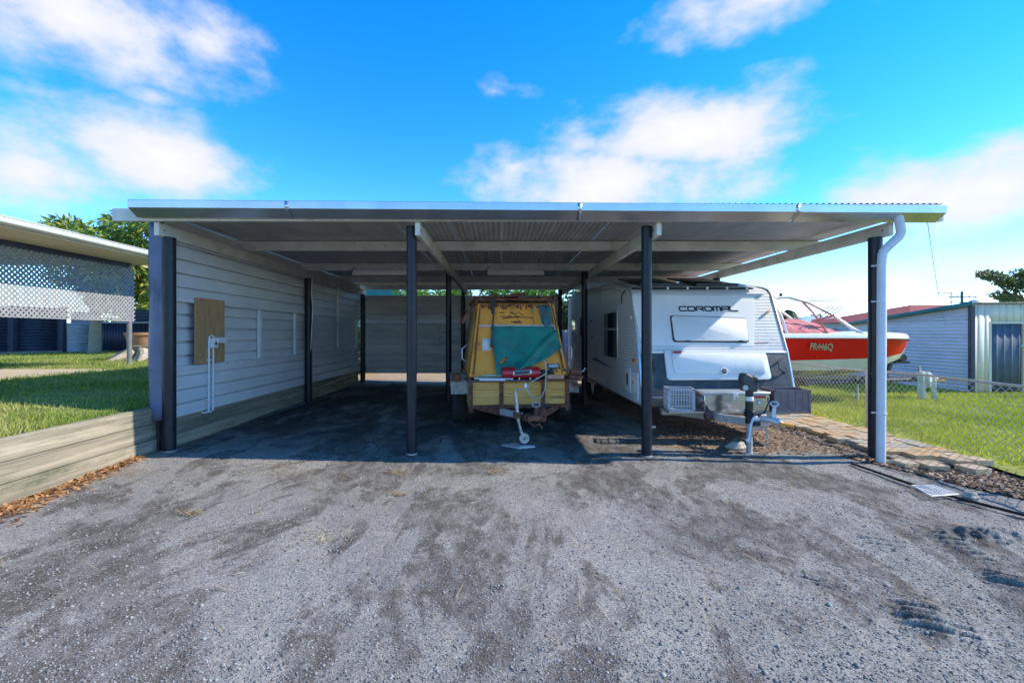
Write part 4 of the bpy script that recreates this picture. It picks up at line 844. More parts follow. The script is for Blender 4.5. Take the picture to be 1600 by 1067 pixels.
for i, ch in enumerate('COROMAL'):
    m = MB()
    for ln in LET[ch]:
        pts = [(a0[0] + (i + .06 + .82 * u) * lw, a0[1] + v * lh) for u, v in ln]
        for p0, p1 in zip(pts, pts[1:]):
            d = Vector(p1) - Vector(p0); d = d.normalized() * .006
            m.bar(cvf(p0[0] - d.x, p0[1] - d.y, .012), cvf(p1[0] + d.x, p1[1] + d.y, .012), .018 if abs(d.x) > abs(d.y) else .022, .006, up=(0, -1, .4)) if False else m.tube([cvf(p0[0] - d.x, p0[1] - d.y, .008), cvf(p1[0] + d.x, p1[1] + d.y, .008)], .0125, 6)
    m.build('letter', lettering_black, cv)
# stickers, lamps, handles
st = FX(1047, 551.5)
m = MB(); m.add([cvf(st[0], st[1] - .03, .068), cvf(st[0] + .155, st[1] - .03, .068), cvf(st[0] + .155, st[1] + .012, .068), cvf(st[0], st[1] + .012, .068)], [(0, 1, 2, 3)]); s_t = m.build('sticker', sticker_red, bt, solid=.001)
m = MB(); m.tube([cvf(st[0] + .022 + .011 * math.cos(a), st[1] - .008 + .011 * math.sin(a), .0695) for a in [i / 10 * 6.283 for i in range(10)]], .003, 4, closed=True); m.build('sticker_emblem', white_paint, s_t)
for px, py in ((1200, 489),): q_ = FX(px, py); m = MB(); m.bar(cvf(q_[0] - .05, q_[1] - .02, .03), cvf(q_[0] + .03, q_[1] + .03, .03), .05, .035); m.build('marker_lamp', M('marker_lens', (.55, .45, .33), (.62, .52, .4), 9, .3), cv, bevel=.012)
for X, sgn in ((CXR - .13, 1), (CXL + .13, -1)):
    m = MB(); m.tube([cvf(X, .98, .0), cvf(X - .02 * sgn, .99, .05), cvf(X - .10 * sgn, 1.03, .06), cvf(X - .10 * sgn, 1.14, .06), cvf(X - .02 * sgn, 1.19, .05), cvf(X, 1.19, .0)], .014, 8); m.build('grab_handle', dark_steel, cv)
m = MB(); m.bx(CXR - .22, CXR - .05, 7.10, 7.16, .70, .76); m.build('marker_block', timber_grey, cv, bevel=.01)
for px, sg in ((1170, 1), (1019, -1)):
    q_ = FX(px + 20, 536); m = MB(); m.bar(cvf(q_[0] - .14, q_[1], .004), cvf(q_[0] + .12, q_[1] + .01, .004), .012, .006, up=(0, -1, .4)); m.build('decal', M('red_brown_decal', (.40, .16, .13), (.5, .22, .18), 9, .5), cv)
# left side: windows, hatches, reflectors, awning rail, decals
def side_win(y0, y1, z0, z1, split=None):
    m = MB(); m.bx(CXL - .018, CXL + .01, y0 - .035, y1 + .035, z0 - .035, z1 + .035); wn_ = m.build('window', alu, cv, bevel=.012)
    for a, b in ((z0, split - .02), (split + .02, z1)) if split else ((z0, z1),):
        m = MB(); m.bx(CXL - .024, CXL - .012, y0, y1, a, b); m.build('pane', glass_dark, wn_, bevel=.004)
side_win(8.62, 9.62, 1.15, 2.02, 1.70)
side_win(11.9, 12.5, 1.55, 2.05); side_win(13.3, 13.9, 1.45, 2.05)
m = MB(); m.bx(CXL - .02, CXL + .01, 12.75, 12.95, 1.35, 1.5); m.build('vent', white_paint, cv, bevel=.005)
for y0, y1, z0, z1 in ((7.72, 8.02, .60, 1.02), (7.30, 7.62, .52, .98)):
    m = MB(); m.bx(CXL - .022, CXL + .01, y0, y1, z0, z1); h_ = m.build('side_hatch', caravan_smooth, cv, bevel=.02)
    m = MB(); m.bx(CXL - .03, CXL - .018, y0 + .12, y0 + .2, z0 + .12, z1 - .1); m.build('hatch_grille' if y0 > 7.6 else 'hatch_panel', dark_steel if y0 > 7.6 else white_paint, h_)
    if y0 < 7.6: m = MB(); m.cyl((CXL - .035, 7.52, .80), (CXL - .015, 7.52, .80), .03, 12); m.build('outlet_cover', amber, h_)
m = MB(); m.bx(CXL - .03, CXL + .01, 7.45, 7.58, 1.13, 1.19); m.build('side_reflector', amber, cv, bevel=.008)
m = MB(); m.cyl((CXL - .02, 7.72, 1.88), (CXL + .01, 7.72, 1.88), .03, 14); m.build('round_cap', white_paint, cv)
m = MB(); m.tube([(CXL - .015, y, z - .09) for y, z in ((7.95, 2.40), (9.05, 2.60), (11.5, 2.71), (14.3, 2.75))], .012, 6); m.build('awning_rail', alu, cv)
m = MB(); m.tube([(CXL - .03, 7.98, 2.37), (CXL - .05, 8.0, 2.33), (CXL - .05, 8.15, 2.30), (CXL - .04, 8.18, 2.14)], .012, 6); m.build('awning_arm', black_paint, cv)
m = MB(); m.add([(CXL - .004, 8.9, .93), (CXL - .004, 11.2, 1.00), (CXL - .004, 10.6, 1.05), (CXL - .004, 9.6, .97)], [(0, 1, 2, 3)]); m.build('side_decal', lettering_black, cv, solid=.002)
for y in (10.9, 11.0): m = MB(); m.bx(CXL - .025, CXL + .01, y, y + .05, 1.5 + (y - 10.9) * 4, 1.53 + (y - 10.9) * 4); m.build('side_catch', black_paint, cv)
for X in (CXL + .13, CXR - .13):
    for Y in (11.1, 11.95):
        m = MB(); m.lathe([(.2, -.1), (.29, -.11), (.335, -.09), (.35, -.05), (.35, .05), (.335, .09), (.29, .11), (.2, .1)], (0, 0, 0), 26)
        m.v = [tuple(Matrix.Translation((X, Y, .35 + gz(X))) @ Matrix.Rotation(R(90), 4, 'Y') @ Vector(v)) for v in m.v]; ty = m.build('tyre', rubber, cv)
        m = MB(); m.cyl((X - .09, Y, .35 + gz(X)), (X + .09, Y, .35 + gz(X)), .205, 20); m.build('rim', steel, ty)
for Y in (11.1, 11.95): m = MB(); m.cyl((CXL + .2, Y, .36), (CXR - .2, Y, .36), .04, 10); m.build('axle', dark_steel, cv)
m = MB(); m.bx(CXL + .01, CXR - .01, 10.6, 12.45, .40, .46); m.build('wheel_arch', black_paint, cv)
for X in (2.9, 4.02): m = MB(); m.bx(X - .025, X + .025, 7.0, 14.5, .33, .438); m.build('chassis_rail', dark_steel, cv)
for X in (2.55, 4.35): m = MB(); m.bar((X, 7.9, .43), (X, 7.75, .06), .05, .05); m.bx(X - .09, X + .09, 7.66, 7.84, -.02, .06); m.build('corner_steady', steel, cv)
# drawbar
CP = Vector((3.50, 5.98, .43))
for X in (2.62, 4.34):
    m = MB(); m.bar((X, 7.22, .40), (CP.x + (.05 if X > 3.5 else -.05), CP.y + .22, .40), .05, .11); m.build('drawbar', drawbar_m, cv, bevel=.006)
m = MB(); m.bx(2.50, 4.46, 6.98, 7.06, .36, .455); m.build('cross_member', drawbar_m, cv, bevel=.005)
for y in (6.60, 6.74, 6.88): m = MB(); m.bx(2.44, 4.50, y - .05, y + .05, .456, .480); m.build('rack_slat', timber_grey, cv, bevel=.004)
m = MB(); m.bx(CP.x - .10, CP.x + .10, CP.y + .08, CP.y + .34, .36, .455); hc = m.build('coupling', steel, cv, bevel=.012)
m = MB(); m.tube([CP + Vector((-.0, .10, .04)), CP + Vector((.06, .02, .05)), CP + Vector((.13, -.08, .02)), CP + Vector((.18, -.13, -.02))], [.042, .046, .046, .03], 14); m.build('coupling_head', plate_m, hc)
m = MB(); m.tube([CP + Vector((.10, 0, .08)), CP + Vector((.105, -.01, .18)), CP + Vector((.11, -.01, .23))], [.035, .025, .02], 12); m.build('coupling_lever', plate_m, hc)
m = MB(); m.tube([CP + Vector((.11 + .05 * math.cos(a), -.01 + .015 * math.sin(a), .255 + .027 * math.sin(a))) for a in [i / 14 * 6.283 for i in range(14)]], .011, 7, closed=True); m.build('lever_loop', plate_m, hc)
m = MB(); m.bar(CP + Vector((.10, -.12, .015)), CP + Vector((.27, -.15, .0)), .05, .045); m.build('coupling_lock', orange_m, hc, bevel=.012)
m = MB(); m.bx(CP.x - .12, CP.x - .03, CP.y + .06, CP.y + .082, .38, .44); m.build('slot', black_paint, hc)
m = MB(); m.bx(2.98, 3.09, 6.55, 6.64, .36, .50); br = m.build('jack_bracket', rusty, cv, bevel=.01)
m = MB(); m.tube([(3.04, 6.53, .50), (2.99, 6.52, .53), (2.97, 6.52, .58)], .014, 8); m.cyl((3.0, 6.54, .45), (3.0, 6.50, .45), .055, 16); m.build('jack_handle', dark_steel, br)
for k in range(6):
    m = MB(); z = .345 - k * .043; t_ = k % 2
    m.tube([(CP.x + .03 + (.014 * math.cos(a) if t_ else 0), CP.y + .02 + (0 if t_ else .014 * math.cos(a)), z + .027 * math.sin(a)) for a in [i / 10 * 6.283 for i in range(10)]], .0052, 6, closed=True); m.build('chain_link', steel, cv)
# powered jockey stand
js = (3.375, 6.14)
m = MB(); m.cyl((js[0], js[1], -.01), (js[0], js[1], .42), .038, 16); jl = m.build('jockey_leg', fence_post, cv)
m = MB(); m.bx(js[0] - .09, js[0] + .09, js[1] - .08, js[1] + .08, -.025, .0); m.build('foot_plate', steel, jl)
m = MB(); m.cyl((js[0], js[1], .40), (js[0], js[1], .86), .05, 16); m.build('jockey_column', black_paint, jl)
m = MB(); m.lathe([(.0505, .70), (.0525, .705), (.0525, .755), (.0505, .76)], (js[0], js[1], 0), 16); m.build('column_label', white_paint, jl)
m = MB(); m.prism([(-.11, .84), (.07, .82), (.10, .92), (.09, 1.02), (.05, 1.05), (.0, 1.04), (-.06, 1.08), (-.11, 1.07), (-.125, 1.0), (-.12, .9)], lambda u, v, t: (js[0] + u, js[1] + t, v), -.07, .07); hd = m.build('jockey_motor', M('charcoal_plastic', (.035, .037, .04), (.06, .062, .066), 9, .5), jl, bevel=.02)
m = MB(); m.cyl((js[0] - .10, js[1] - .095, .885), (js[0] - .10, js[1] - .07, .885), .034, 16); m.build('motor_cap', steel, hd)
m = MB(); m.cyl((js[0] + .07, js[1] - .09, .97), (js[0] + .07, js[1] - .07, .97), .02, 12); m.build('motor_button', black_paint, hd)
m = MB(); m.tube([(js[0] + .02, js[1] - .06, .52), (js[0] + .16, js[1] - .07, .55), (js[0] + .23, js[1] - .05, .68), (js[0] + .25, js[1], .74)], .010, 6); m.build('lead', black_paint, jl)
m = MB(); m.tube([(CP.x - .06, CP.y + .10, .50), (CP.x - .16, CP.y, .50), (CP.x - .22, CP.y - .04, .40), (CP.x - .24, CP.y - .05, .26), (CP.x - .27, CP.y - .05, .20)], [.014, .014, .014, .014, .026], 8); m.build('trailer_plug_lead', pvc, cv)
for k in range(5):
    m = MB(); m.tube([(js[0] + (.058 + .01 * (k % 2)) * math.cos(a), js[1] + .062 * math.sin(a), .50 + k * .018 + .01 * math.sin(a + k)) for a in [i / 12 * 6.283 for i in range(12)]], .010, 6, closed=True); m.build('wrapped_lead', black_paint, jl)
# crates and tool box on the drawbar
def lattice_crate(name, label, x0, x1, y0, y1, z0, z1, mat, nx, ny, nz, rot):
    t = thing(name, label, 'crate', ((x0 + x1) / 2, (y0 + y1) / 2, z0)); Tm = Matrix.Translation(((x0 + x1) / 2, (y0 + y1) / 2, 0)) @ Matrix.Rotation(rot, 4, 'Z') @ Matrix.Translation((-(x0 + x1) / 2, -(y0 + y1) / 2, 0))
    m = MB(Tm); m.bx(x0 + .01, x1 - .01, y0 + .01, y1 - .01, z0, z0 + .015); m.build('base', mat, t)
    for z in (z0, z1 - .03):
        m = MB(Tm); h = .03
        m.bx(x0, x1, y0, y0 + .014, z, z + h); m.bx(x0, x1, y1 - .014, y1, z, z + h); m.bx(x0, x0 + .014, y0 + .014, y1 - .014, z, z + h); m.bx(x1 - .014, x1, y0 + .014, y1 - .014, z, z + h); m.build('rim', mat, t)
    for xx_, yy_ in ((x0, y0), (x1, y0), (x1, y1), (x0, y1)):
        m = MB(Tm); m.bx(min(xx_, xx_ + (.03 if xx_ == x0 else -.03)), max(xx_, xx_ + (.03 if xx_ == x0 else -.03)), min(yy_, yy_ + (.03 if yy_ == y0 else -.03)), max(yy_, yy_ + (.03 if yy_ == y0 else -.03)), z0 + .001, z1 - .001); m.build('corner_post', mat, t)
    def lat(side):
        m = MB(Tm)
        if side in 'fb':
            y = y0 + .003 if side == 'f' else y1 - .011
            for k in range(1, nx): x = x0 + (x1 - x0) * k / nx; m.bx(x - .006, x + .006, y, y + .008, z0 + .03, z1 - .03)
            for k in range(1, nz): z = z0 + (z1 - z0) * k / nz; m.bx(x0 + .03, x1 - .03, y + .001, y + .007, z - .006, z + .006)
        else:
            x = x0 + .003 if side == 'l' else x1 - .011
            for k in range(1, ny): y = y0 + (y1 - y0) * k / ny; m.bx(x, x + .008, y - .006, y + .006, z0 + .03, z1 - .03)
            for k in range(1, nz): z = z0 + (z1 - z0) * k / nz; m.bx(x + .001, x + .007, y0 + .03, y1 - .03, z - .006, z + .006)
        m.build('lattice_side', mat, t)
    for s_ in 'fblr': lat(s_)
    return t, Tm
lattice_crate('milk_crate', 'grey open lattice plastic milk crate on the caravan drawbar', 2.47, 2.85, 6.58, 6.90, .482, .81, crate_grey, 10, 8, 4, R(-9))
t, Tm = lattice_crate('plastic_crate', 'mauve brown plastic crate at the right end of the caravan drawbar', 3.97, 4.47, 6.52, 6.92, .482, .80, crate_brown, 5, 4, 3, R(-4))
m = MB(Tm); m.bx(3.985, 4.455, 6.534, 6.54, .50, .79); m.bx(3.984, 3.99, 6.54, 6.90, .50, .79); m.bx(4.45, 4.456, 6.54, 6.90, .50, .79); m.bx(3.99, 4.45, 6.90, 6.906, .50, .79); m.build('side_wall', crate_brown, t)
t = thing('tool_box', 'shiny aluminium tool box on the caravan drawbar between two crates', 'tool box', (3.42, 6.75, .482))
m = MB(); m.bx(2.96, 3.90, 6.56, 6.92, .482, .73); m.build('box', toolbox_m, t, bevel=.008)
m = MB(); m.bx(2.95, 3.91, 6.55, 6.93, .732, .765); m.build('lid', alu, t, bevel=.008)
m = MB(); m.bx(3.36, 3.44, 6.540, 6.558, .65, .75); la = m.build('latch', alu, t, bevel=.004)
m = MB(); m.bx(3.40, 3.415, 6.534, 6.541, .67, .69); m.build('keyhole', black_paint, la)
m = MB(); m.cyl((2.955, 6.70, .63), (2.94, 6.70, .63), .05, 16); m.build('side_handle', steel, t)
m = MB(); m.bx(3.67, 3.84, 6.552, 6.558, .675, .715); m.build('sticker', sticker_red, t)
m = MB(); m.cyl((3.745, 6.553, .615), (3.745, 6.558, .615), .035, 20); b_ = m.build('round_sticker', M('blue_sticker', (.08, .22, .45), (.1, .28, .52), 9, .4), t)
m = MB(); m.cyl((3.745, 6.550, .615), (3.745, 6.5525, .615), .022, 16); m.build('sticker_centre', white_paint, b_)

# ------------------------------------------------------------------ chain link fence
fx_ = 6.15
fe = thing('chain_link_fence', 'low galvanised chain link fence between the paver path and right lawn', 'fence', (fx_, 8, 0))
for y in (2.2, 4.6, 7.6, 10.6, 13.6):
    m = MB(); m.cyl((fx_, y, -.05), (fx_, y, 1.02), .03, 12); m.build('post', fence_post, fe)
m = MB(); pts = [(fx_ + .02 * math.sin(y * 1.3), y, .995 + .012 * math.sin(y * 2.1)) for y in np.arange(2.0, 15.01, .5)]; m.tube(pts, .018, 8); m.build('top_rail', fence_post, fe)
m = MB(); h = .92; y0_, y1_ = 2.0, 15.0; dstep = .095; k = 0; y = y0_ - h
while y < y1_:
    for sg in (1, -1):
        a, b = (y, .06), (y + h, .98)
        if sg < 0: a, b = (y, .98), (y + h, .06)
        if a[0] < y0_: f = (y0_ - a[0]) / h; a = (y0_, a[1] + (b[1] - a[1]) * f)
        if b[0] > y1_: f = (b[0] - y1_) / h; b = (y1_, b[1] - (b[1] - a[1]) * f if a[0] == y else b[1])
        o = .004 * sg
        m.tube([(fx_ + o, a[0], a[1]), (fx_ - o + .012 * math.sin(y * 2), (a[0] + b[0]) / 2, (a[1] + b[1]) / 2), (fx_ + o, b[0], b[1])],   .0038, 4, caps=False)
    y += dstep
o = m.build('wire_mesh', fence_wire, fe); o['kind'] = 'stuff'

# ------------------------------------------------------------------ boat on its trailer
BY = 11.2
bo = thing('speed_boat', 'red and white speed boat with faded canvas cover behind the fence', 'boat', (7.3, BY, .5))
ST = [4.5, 5.5, 6.5, 7.4, 8.2, 8.8, 9.3, 9.65, 9.93]
def bsec(i):
    t = i / (len(ST) - 1); x = ST[i]; hb = 1.08 * (1 - max(0, (t - .45) / .55) ** 2.3)          # half beam at gunwale
    keel = .58 + .05 * t + .86 * max(0, (t - .5) / .5) ** 2.6; sheer = 1.50 - .05 * max(0, t - .6) / .4; chine = .78 + .62 * max(0, (t - .35) / .65) ** 1.9
    hc = hb * (.86 - .25 * max(0, t - .4)); red = .96 + .18 * t + .34 * max(0, (t - .62) / .38) ** 1.6
    keel = min(keel, sheer - .02); chine = max(min(chine, sheer - .015), keel + .003); red = max(min(red, sheer - .01), chine + .002)
    fr_ = (red - chine) / max(.001, sheer - chine); hr = hc + (hb - hc) * fr_
    return x, hb + .002, hc, hr, keel, chine, red, sheer
def hull(name, pick, mat):
    m = MB()
    for sg in (-1, 1):
        rows = [pick(bsec(i), sg) for i in range(len(ST))]; k = len(rows[0]); m.add([p for r_ in rows for p in r_], [(i * k + j, (i + 1) * k + j, (i + 1) * k + j + 1, i * k + j + 1) for i in range(len(ST) - 1) for j in range(k - 1)])
    return m.build(name, mat, bo)
hull('hull_bottom', lambda s, g: [(s[0], BY, s[4]), (s[0], BY + g * s[2], s[5]), (s[0], BY + g * s[3], s[6])], boat_cream)
hull('red_topside', lambda s, g: [(s[0], BY + g * (s[3] + .001), s[6]), (s[0], BY + g * s[1], s[7])], boat_red)
hull('deck', lambda s, g: [(s[0], BY + g * (s[1] + .012), s[7]), (s[0] , BY + g * (s[1] + .012), s[7] + .03), (s[0], BY + g * s[1] * .97, s[7] + .10), (s[0], BY + g * s[1] * .85, s[7] + .14), (s[0], BY, s[7] + .17)], boat_white)
for sg in (-1, 1):
    m = MB(); m.tube([(bsec(i)[0], BY + sg * (bsec(i)[1] + .014), bsec(i)[7] + .005) for i in range(len(ST))], .016, 6); m.build('rub_rail', dark_steel, bo)
m = MB(); s = bsec(0); m.add([(4.5, BY - s[1], s[7] + .1), (4.5, BY - s[2], s[5]), (4.5, BY, s[4]), (4.5, BY + s[2], s[5]), (4.5, BY + s[1], s[7] + .1)], [(0, 1, 2, 3, 4)]); m.build('transom', boat_white, bo)
def cover(u, v):
    x = 4.6 + 4.25 * u; t = (x - 4.5) / (9.93 - 4.5); hb = 1.03 * (1 - max(0, (t - .45) / .55) ** 2.3) + .02; a = (v - .5) * 2
    ridge = 1.62 + .34 * math.exp(-((x - 6.6) / 1.15) ** 4) + .10 * math.exp(-((x - 4.9) / .8) ** 2); edge_ = 1.575
    z = edge_ + (ridge - edge_) * max(0, 1 - abs(a) ** 2.6) + .02 * math.sin(x * 9 + a * 3) * (1 - abs(a)) + .012 * math.sin(x * 23)
    return (x, BY + a * hb, z - (.05 if abs(a) > .97 else 0))
m = MB(); m.grid(cover, 60, 24); m.build('canvas_cover', cover_red, bo, solid=.01)
for sg, mm in ((-1, alu), (1, alu)):
    y = BY + sg * .98; yi = BY + sg * .62
    m = MB(); m.tube([(6.47, y, 1.55), (6.35, y + -sg * .03, 2.0), (6.28, yi - sg * -.1, 2.36), (6.45, yi, 2.45), (6.75, yi, 2.45), (7.15, yi + sg * .05, 2.33), (7.6, yi + sg * .15, 2.06), (8.05, y * .5 + yi * .5, 1.74), (8.18, y, 1.60)], .032, 10); m.build('tower_arch', mm, bo)
    m = MB(); m.tube([(7.0, yi, 2.40), (7.22, yi + sg * .1, 2.1), (7.38, y, 1.62)], .022, 8); m.build('tower_brace', cover_red, bo)
m = MB(); m.tube([(6.62, BY - .62, 2.45), (6.62, BY + .62, 2.45)], .028, 8); m.build('tower_crossbar', alu, bo)
for k in range(4):
    m = MB(); x = 7.25 + k * .11; m.tube([(x, BY - .75, 1.98), (x + .22, BY - .9, 2.22)], .012, 6); m.build('rod_holder', dark_steel, bo)
m = MB(); m.tube([(7.15, BY - .8, 1.90), (7.62, BY - .85, 2.02)], .03, 8); m.build('rack_arm', cover_red, bo)
m = MB(); m.cyl((6.62, BY - .5, 2.47), (6.62, BY - .5, 2.56), .03, 10); m.build('mast_light', black_paint, bo)
s4 = bsec(3); nx_ = Vector((1, 0.02, 0)); text_part(None, 'FR446Q', bo, reg_gold, (7.15, BY - 1.092, 1.25), (1, 0, -.03), (0, -.18, 1), .15, .72, name='registration', bold=.03)
m = MB(); m.tube([(8.5, BY - .85, 1.60), (8.62, BY - .83, 1.60)], .012, 6); m.build('deck_cleat', steel, bo)
m = MB(); m.cyl((9.6, BY, 1.60), (9.6, BY, 1.66), .04, 10); m.build('bow_light', steel, bo)
bt_ = thing('boat_trailer', 'dark boat trailer carrying the red speed boat', 'trailer', (7.6, BY, 0))
for sg in (-1, 1):
    m = MB(); m.tube([(4.6, BY + sg * .85, .50), (7.6, BY + sg * .85, .50), (9.3, BY + sg * .25, .50), (10.5, BY + sg * .05, .50)], .05, 8); m.build('frame_rail', dark_steel, bt_)
    for X in (5.5, 6.35):
        m = MB(); m.lathe([(.17, -.09), (.27, -.1), (.31, -.05), (.31, .05), (.27, .1), (.17, .09)], (0, 0, 0), 22); m.v = [tuple(Matrix.Translation((X, BY + sg * 1.12, .32)) @ Matrix.Rotation(R(90), 4, 'X') @ Vector(v)) for v in m.v]; ty = m.build('tyre', rubber, bt_)
        m = MB(); m.cyl((X, BY + sg * 1.12 - .08, .32), (X, BY + sg * 1.12 + .08, .32), .175, 16); m.build('rim', steel, ty)
    m = MB(); m.prism([(5.1, .45), (5.2, .66), (6.65, .66), (6.78, .45), (6.74, .45), (6.62, .63), (5.23, .63), (5.14, .45)], lambda u, v, t: (u, t, v), BY + sg * .98, BY + sg * 1.26); m.build('mudguard', dark_steel, bt_)
    m = MB(); m.bx(5.0, 8.4, BY + sg * .5 - .06, BY + sg * .5 + .06, .545, .64); m.build('bunk', timber_grey, bt_)
for X in (5.9, 7.4, 8.3): m = MB(); m.bx(X - .04, X + .04, BY - .8, BY + .8, .46, .54); m.build('cross_member', dark_steel, bt_)
m = MB(); m.bar((9.5, BY, .50), (9.72, BY, 1.12), .08, .06); wp = m.build('winch_post', dark_steel, bt_)
m = MB(); m.cyl((9.86, BY - .1, 1.02), (9.86, BY + .1, 1.02), .09, 16); m.bx(9.7, 10.05, BY - .07, BY + .07, .88, .94); m.build('winch', black_paint, wp)
m = MB(); m.tube([(10.45, BY, .50), (10.62, BY, .54), (10.75, BY - .02, .50)], [.05, .055, .04], 10); m.build('coupling', steel, bt_)
m = MB(); m.bar((10.68, BY - .05, .46), (10.9, BY - .06, .46), .05, .05); m.build('coupling_lock', orange_m, bt_, bevel=.01)
m = MB(); m.cyl((8.32, BY - .62, .02), (8.32, BY - .62, .62), .03, 10); m.bx(8.24, 8.40, BY - .70, BY - .54, .0, .03); m.build('stand', fence_post, bt_)
m = MB(); m.cyl((10.25, BY - .1, .02), (10.25, BY - .1, .80), .03, 10); m.build('jockey_stand', steel, bt_)
def cloth(u, v):
    a = (u - .5) * 2; return (10.28 + a * .22 + .03 * math.sin(v * 7), BY - .12 - .16 * math.sin(min(1, v * 1.4) * math.pi / 2) + .04 * math.sin(u * 17) * v, .70 - .12 * a * a - max(0, v - .25) * (.75 + .25 * math.sin(u * 9)))
m = MB(); m.grid(cloth, 20, 16); tag(m.build('cloth', cloth_m, loc=(10.28, BY - .2, .1), solid=.006), 'pale green cloth draped over the front of the boat trailer', 'cloth')

# ------------------------------------------------------------------ shed
sx0, sx1, sy0, sy1 = 12.62, 16.6, 12.15, 16.4
sh = thing('garden_shed', 'pale corrugated metal shed with teal roof trim and slate blue door', 'shed', (14.6, 14.2, 0))
def shz(y): return 2.40 - (y - sy0) * .105
m = MB(); n_ = 200
zs = np.linspace(.03, 2.42, 25 * 8)
prof = [(.014 * math.cos(2 * math.pi * z / .098), z) for z in zs]
m.strip(prof, lambda u, v, t: (sx0 + u, t, min(v, shz(t) - .01)), sy0 + .05, sy1); m.build('side_wall', shed_wall, sh)
m = MB(); prof = []
x = sx0
while x < sx1:
    prof += [(x, 0), (x + .11, 0), (x + .125, .016), (x + .155, .016), (x + .17, 0)]; x += .19
dx0, dx1, dz1 = 13.10, 13.98, 1.90
def fw(x0, x1, z0, z1):
    q = [(u, v) for u, v in prof if x0 <= u <= x1]; q = [(x0, q[0][1])] + q + [(x1, q[-1][1])]
    m = MB(); m.strip(q, lambda u, v, t: (u, sy0 + v - .016, t), z0, z1); m.build('front_wall', shed_cream, sh, solid=.002)
fw(sx0, dx0, .03, 2.39); fw(dx1, sx1, .03, 2.39); fw(dx0, dx1, dz1, 2.39)
m = MB(); m.bx(sx0 - .06, sx0 + .05, sy0 - .04, sy0 + .05, .02, 2.36); m.build('corner_post', M('dark_corner_trim', (.03, .03, .05), (.05, .05, .075), 5, .5), sh, bevel=.005)
m = MB(); q = []
x = dx0 + .02
while x < dx1 - .03: q += [(x, 0), (x + .14, 0), (x + .15, .012), (x + .17, .012), (x + .18, 0)]; x += .2
q = [(u, v) for u, v in q if u < dx1 - .02]; m.strip(q, lambda u, v, t: (u, sy0 + .02 - v, t), .06, dz1 - .03); dr = m.build('door', door_blue, sh, solid=.03)
m = MB(); m.tube([(dx1 - .12, sy0 - .01, 1.28), (dx1 - .12, sy0 - .05, 1.28), (dx1 - .06, sy0 - .05, 1.30)], .02, 8); m.build('handle', steel, dr)
m = MB(); m.bx(dx0 - .05, dx0 + .012, sy0 - .035, sy0 + .02, .04, dz1 + .03); m.bx(dx1 - .02, dx1 + .05, sy0 - .035, sy0 + .02, .04, dz1 + .03); m.bx(dx0 + .012, dx1 - .02, sy0 - .034, sy0 + .02, dz1 - .025, dz1 + .03); m.build('door_frame', shed_cream, sh)
prof = [(sx0 - .12 + i * .0095, .009 * math.cos(i / 8 * 2 * math.pi)) for i in range(int((sx1 + .2 - sx0 + .12) / .0095))]
m = MB(); m.strip(prof, lambda u, v, t: (u, t, shz(t) + .02 + v), sy0 - .14, sy1 + .1); m.build('roof_sheet', zinc, sh, solid=.002)
m = MB(); m.add([(sx0 - .13, sy0 - .14, shz(sy0 - .14) - .06), (sx0 - .13, sy1 + .1, shz(sy1 + .1) - .06), (sx0 - .13, sy1 + .1, shz(sy1 + .1) + .05), (sx0 - .13, sy0 - .14, shz(sy0 - .14) + .05)], [(0, 1, 2, 3)]); m.build('barge_trim', teal_trim, sh, solid=.02)
m = MB(); m.bx(sx1 - .02, sx1, sy0 + .05, sy1, .02, 1.95); m.bx(sx0 + .05, sx1 - .02, sy1 - .02, sy1, .02, 1.9); m.build('rear_wall', shed_wall, sh)
m = MB(); m.bx(sx0 - .05, sx1 + .05, sy0 - .08, sy1, -.05, .022); m.build('slab', concrete, sh)

# ------------------------------------------------------------------ left: patio roof with lattice
pa = thing('patio', 'neighbouring patio with cream soffit and grey diagonal lattice screen', 'patio', (-9.5, 7, .88))
EX, LXp = -7.66, -8.80
m = MB(); m.bx(-14.5, EX - .14, 1.5, 11.0, 3.285, 3.31); m.build('soffit', soffit, pa)
m = MB(); m.prism([(EX - .13, 3.312), (EX - .13, 3.41), (EX, 3.41), (EX, 3.38), (EX - .012, 3.335), (EX - .05, 3.312)], lambda u, v, t: (u, t, v), 1.5, 11.08); m.build('gutter', M('cream_gutter', (.60, .57, .50), (.68, .65, .58), 3, .35, .2), pa, bevel=.006)
m = MB(); m.bx(-14.5, EX - .152, 11.005, 11.05, 3.27, 3.46); m.build('barge_board', soffit, pa, bevel=.005)
m = MB(); m.add([(EX - .12, 1.5, 3.455), (EX - .12, 11.07, 3.455), (-14.5, 11.07, 4.0), (-14.5, 1.5, 4.0)], [(0, 1, 2, 3)]); m.build('roof_sheet', zinc, pa, solid=.02)
m = MB(); m.bx(LXp - .08, LXp - .03, 3.0, 10.95, 3.14, 3.282); m.build('beam', fence_navy, pa, bevel=.005)
for Y in (10.88, 6.9):
    m = MB(); m.cyl((LXp - .04, Y, .85), (LXp - .04, Y, 3.25), .05, 14); m.build('post', M('grey_post', (.14, .15, .16), (.2, .21, .22), 5, .5), pa)
z0, z1 = 1.90, 3.17; H_ = z1 - z0; ya, yb = 5.2, 10.98; sw_ = .037
cache = {}
